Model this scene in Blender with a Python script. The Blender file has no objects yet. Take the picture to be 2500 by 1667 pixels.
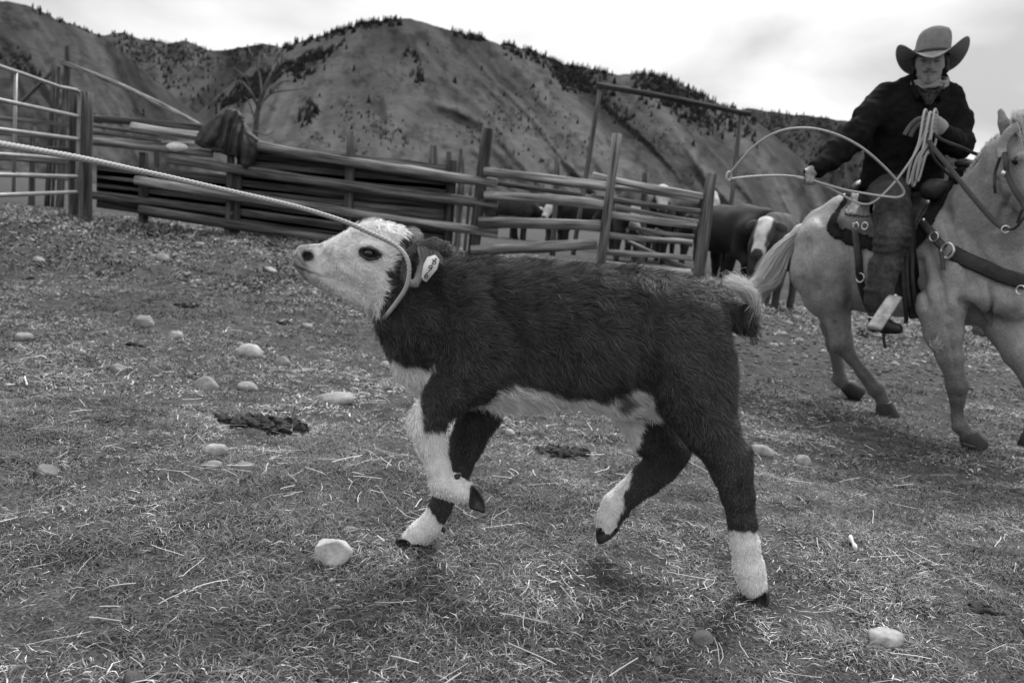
import bpy, math
import numpy as np
from mathutils import Matrix, Vector

rng = np.random.default_rng(11)
SC = bpy.context.scene
COL = SC.collection

# ---------------------------------------------------------------- camera
F, CX, CY = 1945.0, 1250.0, 833.5          # focal length and centre, in pixels of the 2500 x 1667 photograph
CAM_H = 0.90
PITCH, ROLL = math.radians(8.4), math.radians(5.5)
RM = Matrix.Rotation(math.pi / 2 - PITCH, 3, 'X') @ Matrix.Rotation(ROLL, 3, 'Z')
RN = np.array(RM)
cam_d = bpy.data.cameras.new('camera')
cam = bpy.data.objects.new('camera', cam_d)
COL.objects.link(cam)
cam.matrix_world = Matrix.Translation((0, 0, CAM_H)) @ RM.to_4x4()
cam_d.sensor_width = 36.0
cam_d.lens = 36.0 * F / 2500.0
cam_d.clip_start, cam_d.clip_end = 0.05, 20000.0
cam_d.dof.use_dof = True
cam_d.dof.focus_distance = 2.0
cam_d.dof.aperture_fstop = 4.5
SC.camera = cam

# ---------------------------------------------------------------- sky, sun, exposure
SUN_EL, SUN_AZ = math.radians(54), math.radians(18)      # the bright part of the cloud lies ahead and to the right
world = bpy.data.worlds.new('World')
SC.world = world
world.use_nodes = True
wn, wl = world.node_tree.nodes, world.node_tree.links
wn.clear()
w_out = wn.new('ShaderNodeOutputWorld')
w_bg = wn.new('ShaderNodeBackground')
w_bg.inputs['Strength'].default_value = 0.1
w_sky = wn.new('ShaderNodeTexSky')
w_sky.sky_type = 'NISHITA'
w_sky.sun_disc = False
w_sky.sun_elevation = SUN_EL
w_sky.sun_rotation = SUN_AZ
w_bw = wn.new('ShaderNodeRGBToBW')
wl.new(w_sky.outputs[0], w_bw.inputs[0])
w_tc = wn.new('ShaderNodeTexCoord')
w_map = wn.new('ShaderNodeMapping')
w_map.inputs['Scale'].default_value = (1.0, 1.0, 2.4)
wl.new(w_tc.outputs['Generated'], w_map.inputs['Vector'])
w_n = wn.new('ShaderNodeTexNoise')
w_n.inputs['Scale'].default_value = 2.6
w_n.inputs['Detail'].default_value = 5.0
w_n.inputs['Roughness'].default_value = 0.45
w_n.inputs['Distortion'].default_value = 0.3
wl.new(w_map.outputs[0], w_n.inputs['Vector'])
w_r = wn.new('ShaderNodeValToRGB')
w_r.color_ramp.elements[0].position = 0.36
w_r.color_ramp.elements[0].color = (3.7, 3.7, 3.7, 1)
w_r.color_ramp.elements[1].position = 0.60
w_r.color_ramp.elements[1].color = (7.5, 7.5, 7.5, 1)
wl.new(w_n.outputs[0], w_r.inputs[0])
w_mix = wn.new('ShaderNodeMix')
w_mix.data_type = 'RGBA'
w_mix.inputs[0].default_value = 0.93                      # nearly closed cloud cover
wl.new(w_bw.outputs[0], w_mix.inputs[6])
wl.new(w_r.outputs[0], w_mix.inputs[7])
# a closed cloud layer is brighter towards the zenith than near the horizon (CIE overcast sky)
w_sep = wn.new('ShaderNodeSeparateXYZ')
wl.new(w_tc.outputs['Generated'], w_sep.inputs[0])
w_gr = wn.new('ShaderNodeMapRange')
w_gr.inputs[1].default_value, w_gr.inputs[2].default_value = 0.0, 1.0
w_gr.inputs[3].default_value, w_gr.inputs[4].default_value = 0.80, 1.75
wl.new(w_sep.outputs[2], w_gr.inputs[0])
w_mul = wn.new('ShaderNodeVectorMath')
w_mul.operation = 'SCALE'
wl.new(w_mix.outputs[2], w_mul.inputs[0])
wl.new(w_gr.outputs[0], w_mul.inputs['Scale'])
wl.new(w_mul.outputs[0], w_bg.inputs['Color'])
wl.new(w_bg.outputs[0], w_out.inputs[0])

sun_d = bpy.data.lights.new('sun', 'SUN')
sun_d.energy = 2.6
sun_d.angle = math.radians(18)
sun_d.color = (1.0, 1.0, 1.0)
sun = bpy.data.objects.new('sun', sun_d)
COL.objects.link(sun)
sdir = Vector((math.sin(SUN_AZ) * math.cos(SUN_EL), math.cos(SUN_AZ) * math.cos(SUN_EL), math.sin(SUN_EL)))
sun.rotation_euler = sdir.to_track_quat('Z', 'Y').to_euler()
sun.location = (5, 10, 20)

SC.view_settings.view_transform = 'Standard'
SC.view_settings.look = 'None'
SC.view_settings.exposure = 0.72
SC.view_settings.gamma = 1.0
SC.render.engine = 'CYCLES'
SC.cycles.max_bounces = 4
SC.cycles.diffuse_bounces = 2
SC.cycles.glossy_bounces = 2
SC.cycles.transmission_bounces = 2
SC.cycles.use_denoising = True

# ---------------------------------------------------------------- pixel <-> world helpers
def ray(px, py):
    px, py = np.broadcast_arrays(np.asarray(px, float), np.asarray(py, float))
    v = np.stack([(px - CX) / F, -(py - CY) / F, -np.ones_like(px)], -1)
    return v @ RN.T

def at(px, py, y):
    """the point on the pixel's ray at world distance y"""
    v = ray(px, py)
    t = np.asarray(y, float) / v[..., 1]
    p = v * t[..., None]
    p[..., 2] += CAM_H
    return p

def px_of(P):
    q = (np.asarray(P, float) - np.array([0, 0, CAM_H])) @ RN
    d = -q[..., 2]
    return CX + F * q[..., 0] / d, CY - F * q[..., 1] / d

def sm(a, b, x):
    t = np.clip((np.asarray(x, float) - a) / (b - a), 0, 1)
    return t * t * (3 - 2 * t)

def _hash(i, j, k, s):
    n = (i.astype(np.int64) * 73856093) ^ (j.astype(np.int64) * 19349663) ^ (k.astype(np.int64) * 83492791) ^ (s * 2654435761)
    n = (n ^ (n >> 13)) * 1274126177
    n = n ^ (n >> 16)
    return (n & 0xFFFF) / 32767.5 - 1.0

def vnoise(P, scale, seed=0):
    """value noise in -1..1; P is (...,3)"""
    q = np.asarray(P, float) * scale
    i = np.floor(q)
    f = q - i
    f = f * f * (3 - 2 * f)
    i = i.astype(np.int64)
    out = 0
    for dx in (0, 1):
        for dy in (0, 1):
            for dz in (0, 1):
                w = (f[..., 0] if dx else 1 - f[..., 0]) * (f[..., 1] if dy else 1 - f[..., 1]) * (f[..., 2] if dz else 1 - f[..., 2])
                out = out + w * _hash(i[..., 0] + dx, i[..., 1] + dy, i[..., 2] + dz, seed)
    return out

def fbm(P, scale, seed=0, octs=4, gain=0.5):
    a, s, o = 1.0, scale, 0
    for k in range(octs):
        o = o + a * vnoise(P, s, seed + k * 7)
        a *= gain
        s *= 2.03
    return o

def base_z(x, y):
    x, y = np.broadcast_arrays(np.asarray(x, float), np.asarray(y, float))
    z = -0.06 * sm(2.6, 4.2, y) * (1 - sm(5.2, 7, y)) + 0.42 * sm(5.0, 10.6, y)
    return z - 0.03 * sm(14, 40, y) - 0.36 * sm(2.55, 3.3, x) * sm(6.0, 9.0, y) * (1 - sm(12.5, 16, y))

def gz(x, y):
    x, y = np.broadcast_arrays(np.asarray(x, float), np.asarray(y, float))
    P = np.stack([x, y, np.zeros_like(x)], -1)
    fade = 1 - sm(20, 60, y)
    return base_z(x, y) + fade * (0.018 * vnoise(P, 1.3, 3) + 0.010 * vnoise(P, 4.1, 4) + 0.006 * vnoise(P, 11, 5))

def on_ground(px, py):
    v = ray(px, py)
    t = np.linspace(0.8, 60, 6000)
    h = CAM_H + v[2] * t - gz(v[0] * t, v[1] * t)
    i = int(np.argmax(h < 0))
    return np.array([v[0] * t[i], v[1] * t[i], CAM_H + v[2] * t[i]])

def s_at(y):
    return F / y          # pixels per metre, near enough

# ---------------------------------------------------------------- mesh helpers
def mesh_np(name, V, faces):
    V = np.ascontiguousarray(V, np.float32)
    me = bpy.data.meshes.new(name)
    me.vertices.add(len(V))
    me.vertices.foreach_set('co', V.ravel())
    if isinstance(faces, (list, tuple)) and len(faces) and isinstance(faces[0], np.ndarray) and faces[0].ndim == 2:
        groups = [f for f in faces if len(f)]
    elif isinstance(faces, np.ndarray):
        groups = [faces]
    else:
        by = {}
        for f in faces:
            by.setdefault(len(f), []).append(f)
        groups = [np.array(v) for v in by.values()]
    loops = np.concatenate([g.ravel() for g in groups]).astype(np.int32)
    tot = np.concatenate([np.full(len(g), g.shape[1]) for g in groups]).astype(np.int32)
    start = np.concatenate([[0], np.cumsum(tot)[:-1]]).astype(np.int32)
    me.loops.add(len(loops))
    me.loops.foreach_set('vertex_index', loops)
    me.polygons.add(len(tot))
    me.polygons.foreach_set('loop_start', start)
    me.polygons.foreach_set('loop_total', tot)
    me.update(calc_edges=True)
    return me

def add_attr(me, name, vals):
    a = me.attributes.new(name, 'FLOAT', 'POINT')
    a.data.foreach_set('value', np.ascontiguousarray(vals, np.float32))

def add_uv(me, uv):
    """uv per vertex"""
    l = np.empty(len(me.loops), np.int32)
    me.loops.foreach_get('vertex_index', l)
    u = me.uv_layers.new(name='UVMap')
    u.data.foreach_set('uv', np.ascontiguousarray(np.asarray(uv)[l], np.float32).ravel())

def props(o, label=None, cat=None, group=None, kind=None):
    for k, v in (('label', label), ('category', cat), ('group', group), ('kind', kind)):
        if v:
            o[k] = v
    return o

def empty(name, loc=(0, 0, 0), label=None, cat=None, group=None):
    o = bpy.data.objects.new(name, None)
    COL.objects.link(o)
    o.location = loc
    o.empty_display_size = 0.1
    return props(o, label, cat, group)

def wloc(o):
    p = np.zeros(3)
    while o is not None:
        p = p + np.array(o.location)
        o = o.parent
    return p

def obj(name, V, faces, mat, parent=None, smooth=True, tone=None, uv=None, loc=None, attrs=None):
    """V in world coordinates; the object's origin is its parent's (or loc for a top-level one)"""
    V = np.asarray(V, float)
    if parent is not None:
        V = V - wloc(parent)
    elif loc is not None:
        V = V - np.asarray(loc, float)
    me = mesh_np(name, V, faces)
    if smooth:
        me.polygons.foreach_set('use_smooth', np.ones(len(me.polygons), bool))
    if tone is not None:
        add_attr(me, 'tone', tone)
    for k, v in (attrs or {}).items():
        add_attr(me, k, v)
    if uv is not None:
        add_uv(me, uv)
    me.materials.append(mat)
    o = bpy.data.objects.new(name, me)
    COL.objects.link(o)
    if parent is not None:
        o.parent = parent
    elif loc is not None:
        o.location = loc
    return o

def join(*ms):
    """several (V, list-of-faces or array) -> one"""
    Vs, Fs, n = [], [], 0
    for V, Fa in ms:
        Vs.append(np.asarray(V, float))
        for f in Fa:
            Fs.append(tuple(int(i) + n for i in f))
        n += len(V)
    return np.concatenate(Vs), Fs

def spline(pts, n, closed=False):
    """Catmull-Rom through rows of pts (any number of columns)"""
    P = np.asarray(pts, float)
    m = len(P)
    if m == 2 and not closed:
        t = np.linspace(0, 1, n)[:, None]
        return P[0] * (1 - t) + P[1] * t
    if closed:
        idx = lambda i: P[i % m]
        segs = m
    else:
        Pe = np.vstack([2 * P[0] - P[1], P, 2 * P[-1] - P[-2]])
        idx = lambda i: Pe[i + 1]
        segs = m - 1
    ts = np.linspace(0, segs, n, endpoint=not closed)
    out = []
    for t in ts:
        i = min(int(t), segs - 1)
        u = t - i
        a, b, c, d = idx(i - 1), idx(i), idx(i + 1), idx(i + 2)
        out.append(0.5 * (2 * b + (c - a) * u + (2 * a - 5 * b + 4 * c - d) * u * u + (3 * b - a - 3 * c + d) * u ** 3))
    return np.array(out)

def frames(P, closed=False):
    T = np.gradient(P, axis=0) if not closed else np.roll(P, -1, 0) - np.roll(P, 1, 0)
    T /= np.linalg.norm(T, axis=1)[:, None] + 1e-12
    up = np.array([0, 0, 1.0]) if abs(T[0][2]) < 0.9 else np.array([1.0, 0, 0])
    N = np.zeros_like(P)
    n = up - T[0] * up.dot(T[0])
    N[0] = n / np.linalg.norm(n)
    for i in range(1, len(P)):
        n = N[i - 1] - T[i] * N[i - 1].dot(T[i])
        N[i] = n / (np.linalg.norm(n) + 1e-12)
    return T, N, np.cross(T, N)

def tube(P, r, sides=10, closed=False, caps=True, flat=1.0, rfun=None, udir=None):
    """tube along P; r scalar or per point; flat squeezes the second axis; returns V, faces, uv"""
    P = np.asarray(P, float)
    n = len(P)
    r = np.broadcast_to(np.asarray(r, float), (n,))
    T, N, B = frames(P, closed)
    if udir is not None:
        u = np.broadcast_to(np.asarray(udir, float), P.shape)
        N = u - T * (u * T).sum(1)[:, None]
        N /= np.linalg.norm(N, axis=1)[:, None] + 1e-12
        B = np.cross(T, N)
    a = np.arange(sides) * 2 * math.pi / sides
    R = r[:, None] * np.ones((1, sides))
    ln = np.concatenate([[0], np.cumsum(np.linalg.norm(np.diff(P, axis=0), axis=1))])
    if rfun is not None:
        R = R * rfun(ln[:, None], a[None, :])
    V = P[:, None, :] + R[..., None] * (np.cos(a)[None, :, None] * N[:, None, :] + flat * np.sin(a)[None, :, None] * B[:, None, :])
    V = V.reshape(-1, 3)
    uv = np.stack([np.broadcast_to(a[None, :] * r.mean(), (n, sides)), np.broadcast_to(ln[:, None], (n, sides))], -1).reshape(-1, 2)
    fs = []
    m = n if closed else n - 1
    for i in range(m):
        i2 = (i + 1) % n
        for j in range(sides):
            j2 = (j + 1) % sides
            fs.append((i * sides + j, i * sides + j2, i2 * sides + j2, i2 * sides + j))
    if caps and not closed:
        fs.append(tuple(range(sides))[::-1])
        fs.append(tuple((n - 1) * sides + j for j in range(sides)))
    return V, fs, uv

def box_pts(o, ax, ay, az):
    """box from corner o with edge vectors"""
    o, ax, ay, az = (np.asarray(v, float) for v in (o, ax, ay, az))
    V = np.array([o, o + ax, o + ax + ay, o + ay, o + az, o + ax + az, o + ax + ay + az, o + ay + az])
    fs = [(0, 3, 2, 1), (4, 5, 6, 7), (0, 1, 5, 4), (1, 2, 6, 5), (2, 3, 7, 6), (3, 0, 4, 7)]
    return V, fs

# ---------------------------------------------------------------- implicit bodies -> one continuous mesh
class Vol:
    def __init__(self, lo, hi, h):
        self.lo, self.h = np.asarray(lo, float), h
        self.n = np.ceil((np.asarray(hi, float) - self.lo) / h).astype(int) + 1
        self.d = np.full(self.n, 0.25, np.float32)
        self.g = np.zeros(self.n, np.uint8)
        self.ax = [self.lo[i] + h * np.arange(self.n[i]) for i in range(3)]

    def _sl(self, lo, hi):
        a = np.clip(np.floor((lo - self.lo) / self.h).astype(int), 0, self.n - 1)
        b = np.clip(np.ceil((hi - self.lo) / self.h).astype(int) + 1, 1, self.n)
        return tuple(slice(int(x), int(max(y, x + 1))) for x, y in zip(a, b))

    def _grid(self, sl):
        return [self.ax[0][sl[0]][:, None, None], self.ax[1][sl[1]][None, :, None], self.ax[2][sl[2]][None, None, :]]

    def put(self, sl, d, k, gid, sub=False):
        o = self.d[sl]
        if sub:
            h = np.maximum(k - np.abs(o + d), 0) / k
            self.d[sl] = np.maximum(o, -d) + h * h * k * 0.25
            return
        g = self.g[sl]
        g[d < o] = gid
        h = np.maximum(k - np.abs(o - d), 0) / k
        self.d[sl] = np.minimum(o, d) - h * h * k * 0.25

    def cone(self, a, b, ra, rb, k=0.02, gid=0, sq=1.0, lat=None, sub=False):
        a, b = np.asarray(a, float), np.asarray(b, float)
        m = max(ra, rb) * max(1.0, sq) + k + 2.5 * self.h
        sl = self._sl(np.minimum(a, b) - m, np.maximum(a, b) + m)
        X = self._grid(sl)
        p = [X[i] - a[i] for i in range(3)]
        ba = b - a
        if sq != 1.0:
            c = (p[0] * lat[0] + p[1] * lat[1] + p[2] * lat[2]) * (1 / sq - 1)
            p = [p[i] + lat[i] * c for i in range(3)]
            ba = ba + lat * (ba.dot(lat)) * (1 / sq - 1)
        l2 = ba.dot(ba) + 1e-12
        t = np.clip((p[0] * ba[0] + p[1] * ba[1] + p[2] * ba[2]) / l2, 0, 1)
        d = np.sqrt((p[0] - ba[0] * t) ** 2 + (p[1] - ba[1] * t) ** 2 + (p[2] - ba[2] * t) ** 2) - (ra + (rb - ra) * t)
        self.put(sl, (d * min(1.0, max(sq, 0.5))).astype(np.float32), k, gid, sub)

    def chain(self, pts, rad, k=0.02, gid=0, sq=1.0, lat=None, sub=False):
        for i in range(len(pts) - 1):
            s = sq if np.isscalar(sq) else 0.5 * (sq[i] + sq[i + 1])
            self.cone(pts[i], pts[i + 1], rad[i], rad[i + 1], k, gid, s, lat, sub)

    def ell(self, c, r3, R3=None, k=0.02, gid=0, sub=False):
        c, r3 = np.asarray(c, float), np.asarray(r3, float)
        m = r3.max() + k + 2.5 * self.h
        sl = self._sl(c - m, c + m)
        X = self._grid(sl)
        p = [X[i] - c[i] for i in range(3)]
        if R3 is not None:
            p = [R3[0][i] * p[0] + R3[1][i] * p[1] + R3[2][i] * p[2] for i in range(3)]
        q = np.sqrt((p[0] / r3[0]) ** 2 + (p[1] / r3[1]) ** 2 + (p[2] / r3[2]) ** 2)
        q2 = np.sqrt((p[0] / r3[0] ** 2) ** 2 + (p[1] / r3[1] ** 2) ** 2 + (p[2] / r3[2] ** 2) ** 2)
        d = q * (q - 1) / np.maximum(q2, 1e-6)
        self.put(sl, d.astype(np.float32), k, gid, sub)

    def mesh(self, iso=0.0):
        f = self.d - iso
        n = self.n
        c = n - 1
        acc = np.zeros((*c, 3), np.float32)
        cnt = np.zeros(c, np.uint8)
        rngs = [(0, 1)] * 3
        for axis in range(3):
            o1, o2 = [i for i in range(3) if i != axis]
            for u in (0, 1):
                for v in (0, 1):
                    s0 = [None] * 3
                    s0[axis] = slice(0, c[axis]); s0[o1] = slice(u, u + c[o1]); s0[o2] = slice(v, v + c[o2])
                    s1 = list(s0); s1[axis] = slice(1, n[axis])
                    a, b = f[tuple(s0)], f[tuple(s1)]
                    m = (a < 0) != (b < 0)
                    w = np.nonzero(m)
                    t = a[w] / (a[w] - b[w])
                    acc[(*w, axis)] += t
                    if u: acc[(*w, o1)] += 1
                    if v: acc[(*w, o2)] += 1
                    cnt[w] += 1
        w = np.nonzero(cnt)
        idx = np.full(c, -1, np.int64)
        idx[w] = np.arange(len(w[0]))
        V = np.stack(w, -1) + acc[w] / cnt[w][:, None]
        gid = self.g[w]
        V = self.lo + self.h * V
        quads = []
        for axis in range(3):
            o1, o2 = [(1, 2), (2, 0), (0, 1)][axis]
            s0 = [slice(None)] * 3
            s0[axis] = slice(0, n[axis] - 1); s0[o1] = slice(1, n[o1] - 1); s0[o2] = slice(1, n[o2] - 1)
            s1 = list(s0); s1[axis] = slice(1, n[axis])
            a, b = f[tuple(s0)] < 0, f[tuple(s1)] < 0
            for sign in (0, 1):
                m = (a & ~b) if sign == 0 else (~a & b)
                w = list(np.nonzero(m))
                w[o1] = w[o1] + 1; w[o2] = w[o2] + 1
                def cell(d1, d2):
                    q = list(w); q[o1] = w[o1] - d1; q[o2] = w[o2] - d2
                    return idx[tuple(q)]
                q = np.stack([cell(1, 1), cell(0, 1), cell(0, 0), cell(1, 0)], -1)
                quads.append(q if sign == 0 else q[:, ::-1])
        Q = np.concatenate(quads)
        Q = Q[(Q >= 0).all(1)]
        return V, Q, gid

def edges_of(Q):
    E = np.concatenate([np.stack([Q[:, i], Q[:, (i + 1) % Q.shape[1]]], -1) for i in range(Q.shape[1])])
    E = np.sort(E, 1)
    return np.unique(E, axis=0)

def smooth_mesh(V, Q, it=2, f=0.5):
    E = edges_of(Q)
    n = len(V)
    deg = np.bincount(E.ravel(), minlength=n).astype(float)
    deg[deg == 0] = 1
    for _ in range(it):
        S = np.zeros_like(V)
        for k in range(3):
            S[:, k] = np.bincount(E[:, 0], V[E[:, 1], k], n) + np.bincount(E[:, 1], V[E[:, 0], k], n)
        V = V + f * (S / deg[:, None] - V)
    return V

def normals(V, Q):
    a, b, c, d = V[Q[:, 0]], V[Q[:, 1]], V[Q[:, 2]], V[Q[:, 3 if Q.shape[1] > 3 else 2]]
    fn = np.cross(c - a, d - b) if Q.shape[1] > 3 else np.cross(b - a, c - a)
    N = np.zeros_like(V)
    for i in range(Q.shape[1]):
        for k in range(3):
            N[:, k] += np.bincount(Q[:, i], fn[:, k], len(V))
    return N / (np.linalg.norm(N, axis=1)[:, None] + 1e-12)

def submesh(V, Q, keep):
    """faces whose corners are all kept"""
    q = Q[keep[Q].all(1)]
    used = np.unique(q)
    m = np.full(len(V), -1)
    m[used] = np.arange(len(used))
    return V[used], m[q], used

def solidify(V, Q, N, t):
    """shell from an open patch: outer V + N t, inner V, with rim"""
    n = len(V)
    Vo = np.concatenate([V, V + N * np.broadcast_to(np.asarray(t, float), (n,))[:, None]])
    E = np.concatenate([np.stack([Q[:, i], Q[:, (i + 1) % 4]], -1) for i in range(4)])
    key = E.min(1) * (n + 1) + E.max(1)
    _, inv, ct = np.unique(key, return_inverse=True, return_counts=True)
    b = E[ct[inv] == 1]
    rim = np.stack([b[:, 1], b[:, 0], b[:, 0] + n, b[:, 1] + n], -1)[:, ::-1]
    return Vo, np.concatenate([Q[:, ::-1], Q + n, rim])

def in_poly(x, y, poly):
    """signed distance-like: positive inside, in the units of x, y"""
    P = np.asarray(poly, float)
    ins = np.zeros(np.shape(x), bool)
    dist = np.full(np.shape(x), 1e9)
    for (x0, y0), (x1, y1) in zip(P, np.roll(P, -1, 0)):
        c = ((y0 > y) != (y1 > y)) & (x < (x1 - x0) * (y - y0) / ((y1 - y0) if y1 != y0 else 1e-9) + x0)
        ins ^= c
        ex, ey = x1 - x0, y1 - y0
        t = np.clip(((x - x0) * ex + (y - y0) * ey) / (ex * ex + ey * ey + 1e-9), 0, 1)
        dist = np.minimum(dist, np.hypot(x - x0 - t * ex, y - y0 - t * ey))
    return np.where(ins, dist, -dist)

def hairs(V, Q, N, n, length, comb, width=0.0008, lift=0.35, clump=0.5, cscale=40, seed=1, keep=None, mats=None, tone=None, curl=0.3):
    """short ribbons growing from a surface; comb(P, N) gives the lie of the coat. Returns V, tris, tone, normals-source"""
    r = np.random.default_rng(seed)
    T = np.concatenate([Q[:, [0, 1, 2]], Q[:, [0, 2, 3]]])
    if keep is not None:
        T = T[keep[T].all(1)]
    ar = np.linalg.norm(np.cross(V[T[:, 1]] - V[T[:, 0]], V[T[:, 2]] - V[T[:, 0]]), axis=1)
    pick = r.choice(len(T), n, p=ar / ar.sum())
    a, b = r.random(n), r.random(n)
    fl = a + b > 1
    a[fl], b[fl] = 1 - a[fl], 1 - b[fl]
    t = T[pick]
    w = np.stack([1 - a - b, a, b], -1)
    P = (V[t] * w[..., None]).sum(1)
    NN = (N[t] * w[..., None]).sum(1)
    NN /= np.linalg.norm(NN, axis=1)[:, None] + 1e-9
    L = (length[t] * w).sum(1) * r.uniform(0.6, 1.25, n)
    tn = (tone[t] * w).sum(1) if tone is not None else np.ones(n)
    D = comb(P, NN)
    cl = np.stack([vnoise(P, cscale, seed + 1 + k) + 0.6 * vnoise(P, cscale * 2.7, seed + 11 + k) for k in range(3)], -1)
    D = D + clump * cl + 0.22 * r.normal(size=(n, 3))
    D = D - NN * (D * NN).sum(1)[:, None]
    D /= np.linalg.norm(D, axis=1)[:, None] + 1e-9
    lf = lift * r.uniform(0.4, 1.6, n)[:, None]
    d0 = D + NN * (lf * 1.6)
    d1 = D + NN * (lf * 0.5) + curl * cl[:, [1, 2, 0]]
    d0 /= np.linalg.norm(d0, axis=1)[:, None]
    d1 /= np.linalg.norm(d1, axis=1)[:, None]
    side = np.cross(d0, NN) + 0.35 * r.normal(size=(n, 3))
    side /= np.linalg.norm(side, axis=1)[:, None] + 1e-9
    p0 = P - NN * 0.001
    p1 = p0 + d0 * (L * 0.5)[:, None]
    p2 = p1 + d1 * (L * 0.5)[:, None]
    wd = (width * r.uniform(0.7, 1.4, n))[:, None] if np.isscalar(width) else width[pick][:, None]
    VV = np.stack([p0 - side * wd, p0 + side * wd, p1 - side * wd * 0.75, p1 + side * wd * 0.75, p2], 1).reshape(-1, 3)
    o = 5 * np.arange(n)[:, None]
    TT = np.concatenate([o + np.array([[0, 1, 3]]), o + np.array([[0, 3, 2]]), o + np.array([[2, 3, 4]])])
    tv = np.repeat(tn * np.where(tn < 0.2, r.uniform(0.5, 1.9, n), r.uniform(0.8, 1.2, n)), 5)  # wide tone spread on dark hairs stands in for highlights on the coat
    nv = np.repeat(NN, 5, 0)
    return VV, TT, tv, nv

def set_normals(o, nv):
    o.data.normals_split_custom_set_from_vertices([tuple(v) for v in nv])

# ---------------------------------------------------------------- materials (all neutral greys: the photograph is black and white)
def mat(name, tone=0.3, rough=0.8, attr=False, nscale=20.0, ncon=0.0, bump=0.0, bscale=60.0, coord='Object', stretch=(1, 1, 1), metal=0.0, spec=0.3, n2=None, sheen=0.0, vary=0.0):
    m = bpy.data.materials.new(name)
    m.use_nodes = True
    nt = m.node_tree
    nd, lk = nt.nodes, nt.links
    b = nd['Principled BSDF']
    b.inputs['Roughness'].default_value = rough
    b.inputs['Metallic'].default_value = metal
    b.inputs['Specular IOR Level'].default_value = spec
    if sheen:
        b.inputs['Sheen Weight'].default_value = sheen
    tc = nd.new('ShaderNodeTexCoord')
    mp = nd.new('ShaderNodeMapping')
    mp.inputs['Scale'].default_value = stretch
    lk.new(tc.outputs[coord], mp.inputs[0])
    if attr:
        at_ = nd.new('ShaderNodeAttribute')
        at_.attribute_name = 'tone'
        val = at_.outputs['Fac']
    else:
        v = nd.new('ShaderNodeValue')
        v.outputs[0].default_value = tone
        val = v.outputs[0]
    def noise(scale, con, val):
        n = nd.new('ShaderNodeTexNoise')
        n.inputs['Scale'].default_value = scale
        n.inputs['Detail'].default_value = 6
        n.inputs['Roughness'].default_value = 0.6
        lk.new(mp.outputs[0], n.inputs['Vector'])
        mr = nd.new('ShaderNodeMapRange')
        mr.inputs[1].default_value, mr.inputs[2].default_value = 0.34, 0.66
        mr.inputs[3].default_value, mr.inputs[4].default_value = 1 - con, 1 + con
        lk.new(n.outputs[0], mr.inputs[0])
        mu = nd.new('ShaderNodeMath')
        mu.operation = 'MULTIPLY'
        lk.new(val, mu.inputs[0])
        lk.new(mr.outputs[0], mu.inputs[1])
        return mu.outputs[0]
    if ncon:
        val = noise(nscale, ncon, val)
    if n2:
        val = noise(n2[0], n2[1], val)
    if vary:
        oi = nd.new('ShaderNodeObjectInfo')
        mr = nd.new('ShaderNodeMapRange')
        mr.inputs[3].default_value, mr.inputs[4].default_value = 1 - vary, 1 + vary
        lk.new(oi.outputs['Random'], mr.inputs[0])
        mu = nd.new('ShaderNodeMath')
        mu.operation = 'MULTIPLY'
        lk.new(val, mu.inputs[0])
        lk.new(mr.outputs[0], mu.inputs[1])
        val = mu.outputs[0]
    cb = nd.new('ShaderNodeCombineColor')
    for i in range(3):
        lk.new(val, cb.inputs[i])
    lk.new(cb.outputs[0], b.inputs['Base Color'])
    if bump:
        n = nd.new('ShaderNodeTexNoise')
        n.inputs['Scale'].default_value = bscale
        n.inputs['Detail'].default_value = 5
        lk.new(mp.outputs[0], n.inputs['Vector'])
        bp = nd.new('ShaderNodeBump')
        bp.inputs['Strength'].default_value = bump
        bp.inputs['Distance'].default_value = 0.01
        lk.new(n.outputs[0], bp.inputs['Height'])
        lk.new(bp.outputs[0], b.inputs['Normal'])
    return m

GRASS_N = (230000, 120000, 90000)
FUR_N = 150000
M = {}
M['ground'] = mat('soil_and_thatch', 0.055, 0.95, nscale=9, ncon=0.45, bump=1.0, bscale=120, spec=0.1, n2=(130, 0.7))
M['grass'] = mat('grass_blade', attr=True, rough=0.65, spec=0.25)
M['wood'] = mat('weathered_log', 0.20, 0.85, coord='UV', stretch=(9, 0.5, 1), nscale=3.2, ncon=0.7, bump=1.0, bscale=5, spec=0.15, n2=(1.1, 0.6), vary=0.35)
M['darkwood'] = mat('old_dark_board', 0.068, 0.9, coord='UV', stretch=(9, 0.5, 1), nscale=3, ncon=0.75, bump=1.0, bscale=5, spec=0.1, n2=(1.1, 0.6), vary=0.35)
M['postwood'] = mat('weathered_post', 0.075, 0.9, coord='UV', stretch=(9, 0.5, 1), nscale=3.4, ncon=0.65, bump=1.0, bscale=5, spec=0.1, n2=(1.1, 0.6), vary=0.25)
M['gate'] = mat('galvanised_tube', 0.20, 0.5, metal=0.4, nscale=5, ncon=0.2, spec=0.5)
M['stone'] = mat('river_stone', attr=True, rough=0.8, nscale=14, ncon=0.28, bump=0.35, bscale=60, spec=0.2, n2=(90, 0.15))
M['hill'] = mat('grassy_hillside', attr=True, rough=1.0, nscale=0.02, ncon=0.15, spec=0.0, n2=(0.12, 0.16))
M['pine'] = mat('far_conifer', attr=True, rough=1.0, spec=0.0)
M['fur'] = mat('calf_coat', attr=True, rough=0.6, spec=0.25)
M['skin_under'] = mat('calf_hide', attr=True, rough=0.8, spec=0.15, nscale=60, ncon=0.2)
M['rope'] = mat('nylon_rope', 0.36, 0.75, coord='UV', nscale=500, ncon=0.4, spec=0.15)
M['hoof'] = mat('hoof_horn', 0.03, 0.55, nscale=60, ncon=0.4)
M['eye'] = mat('wet_eye', 0.006, 0.08, spec=0.6)
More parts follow.
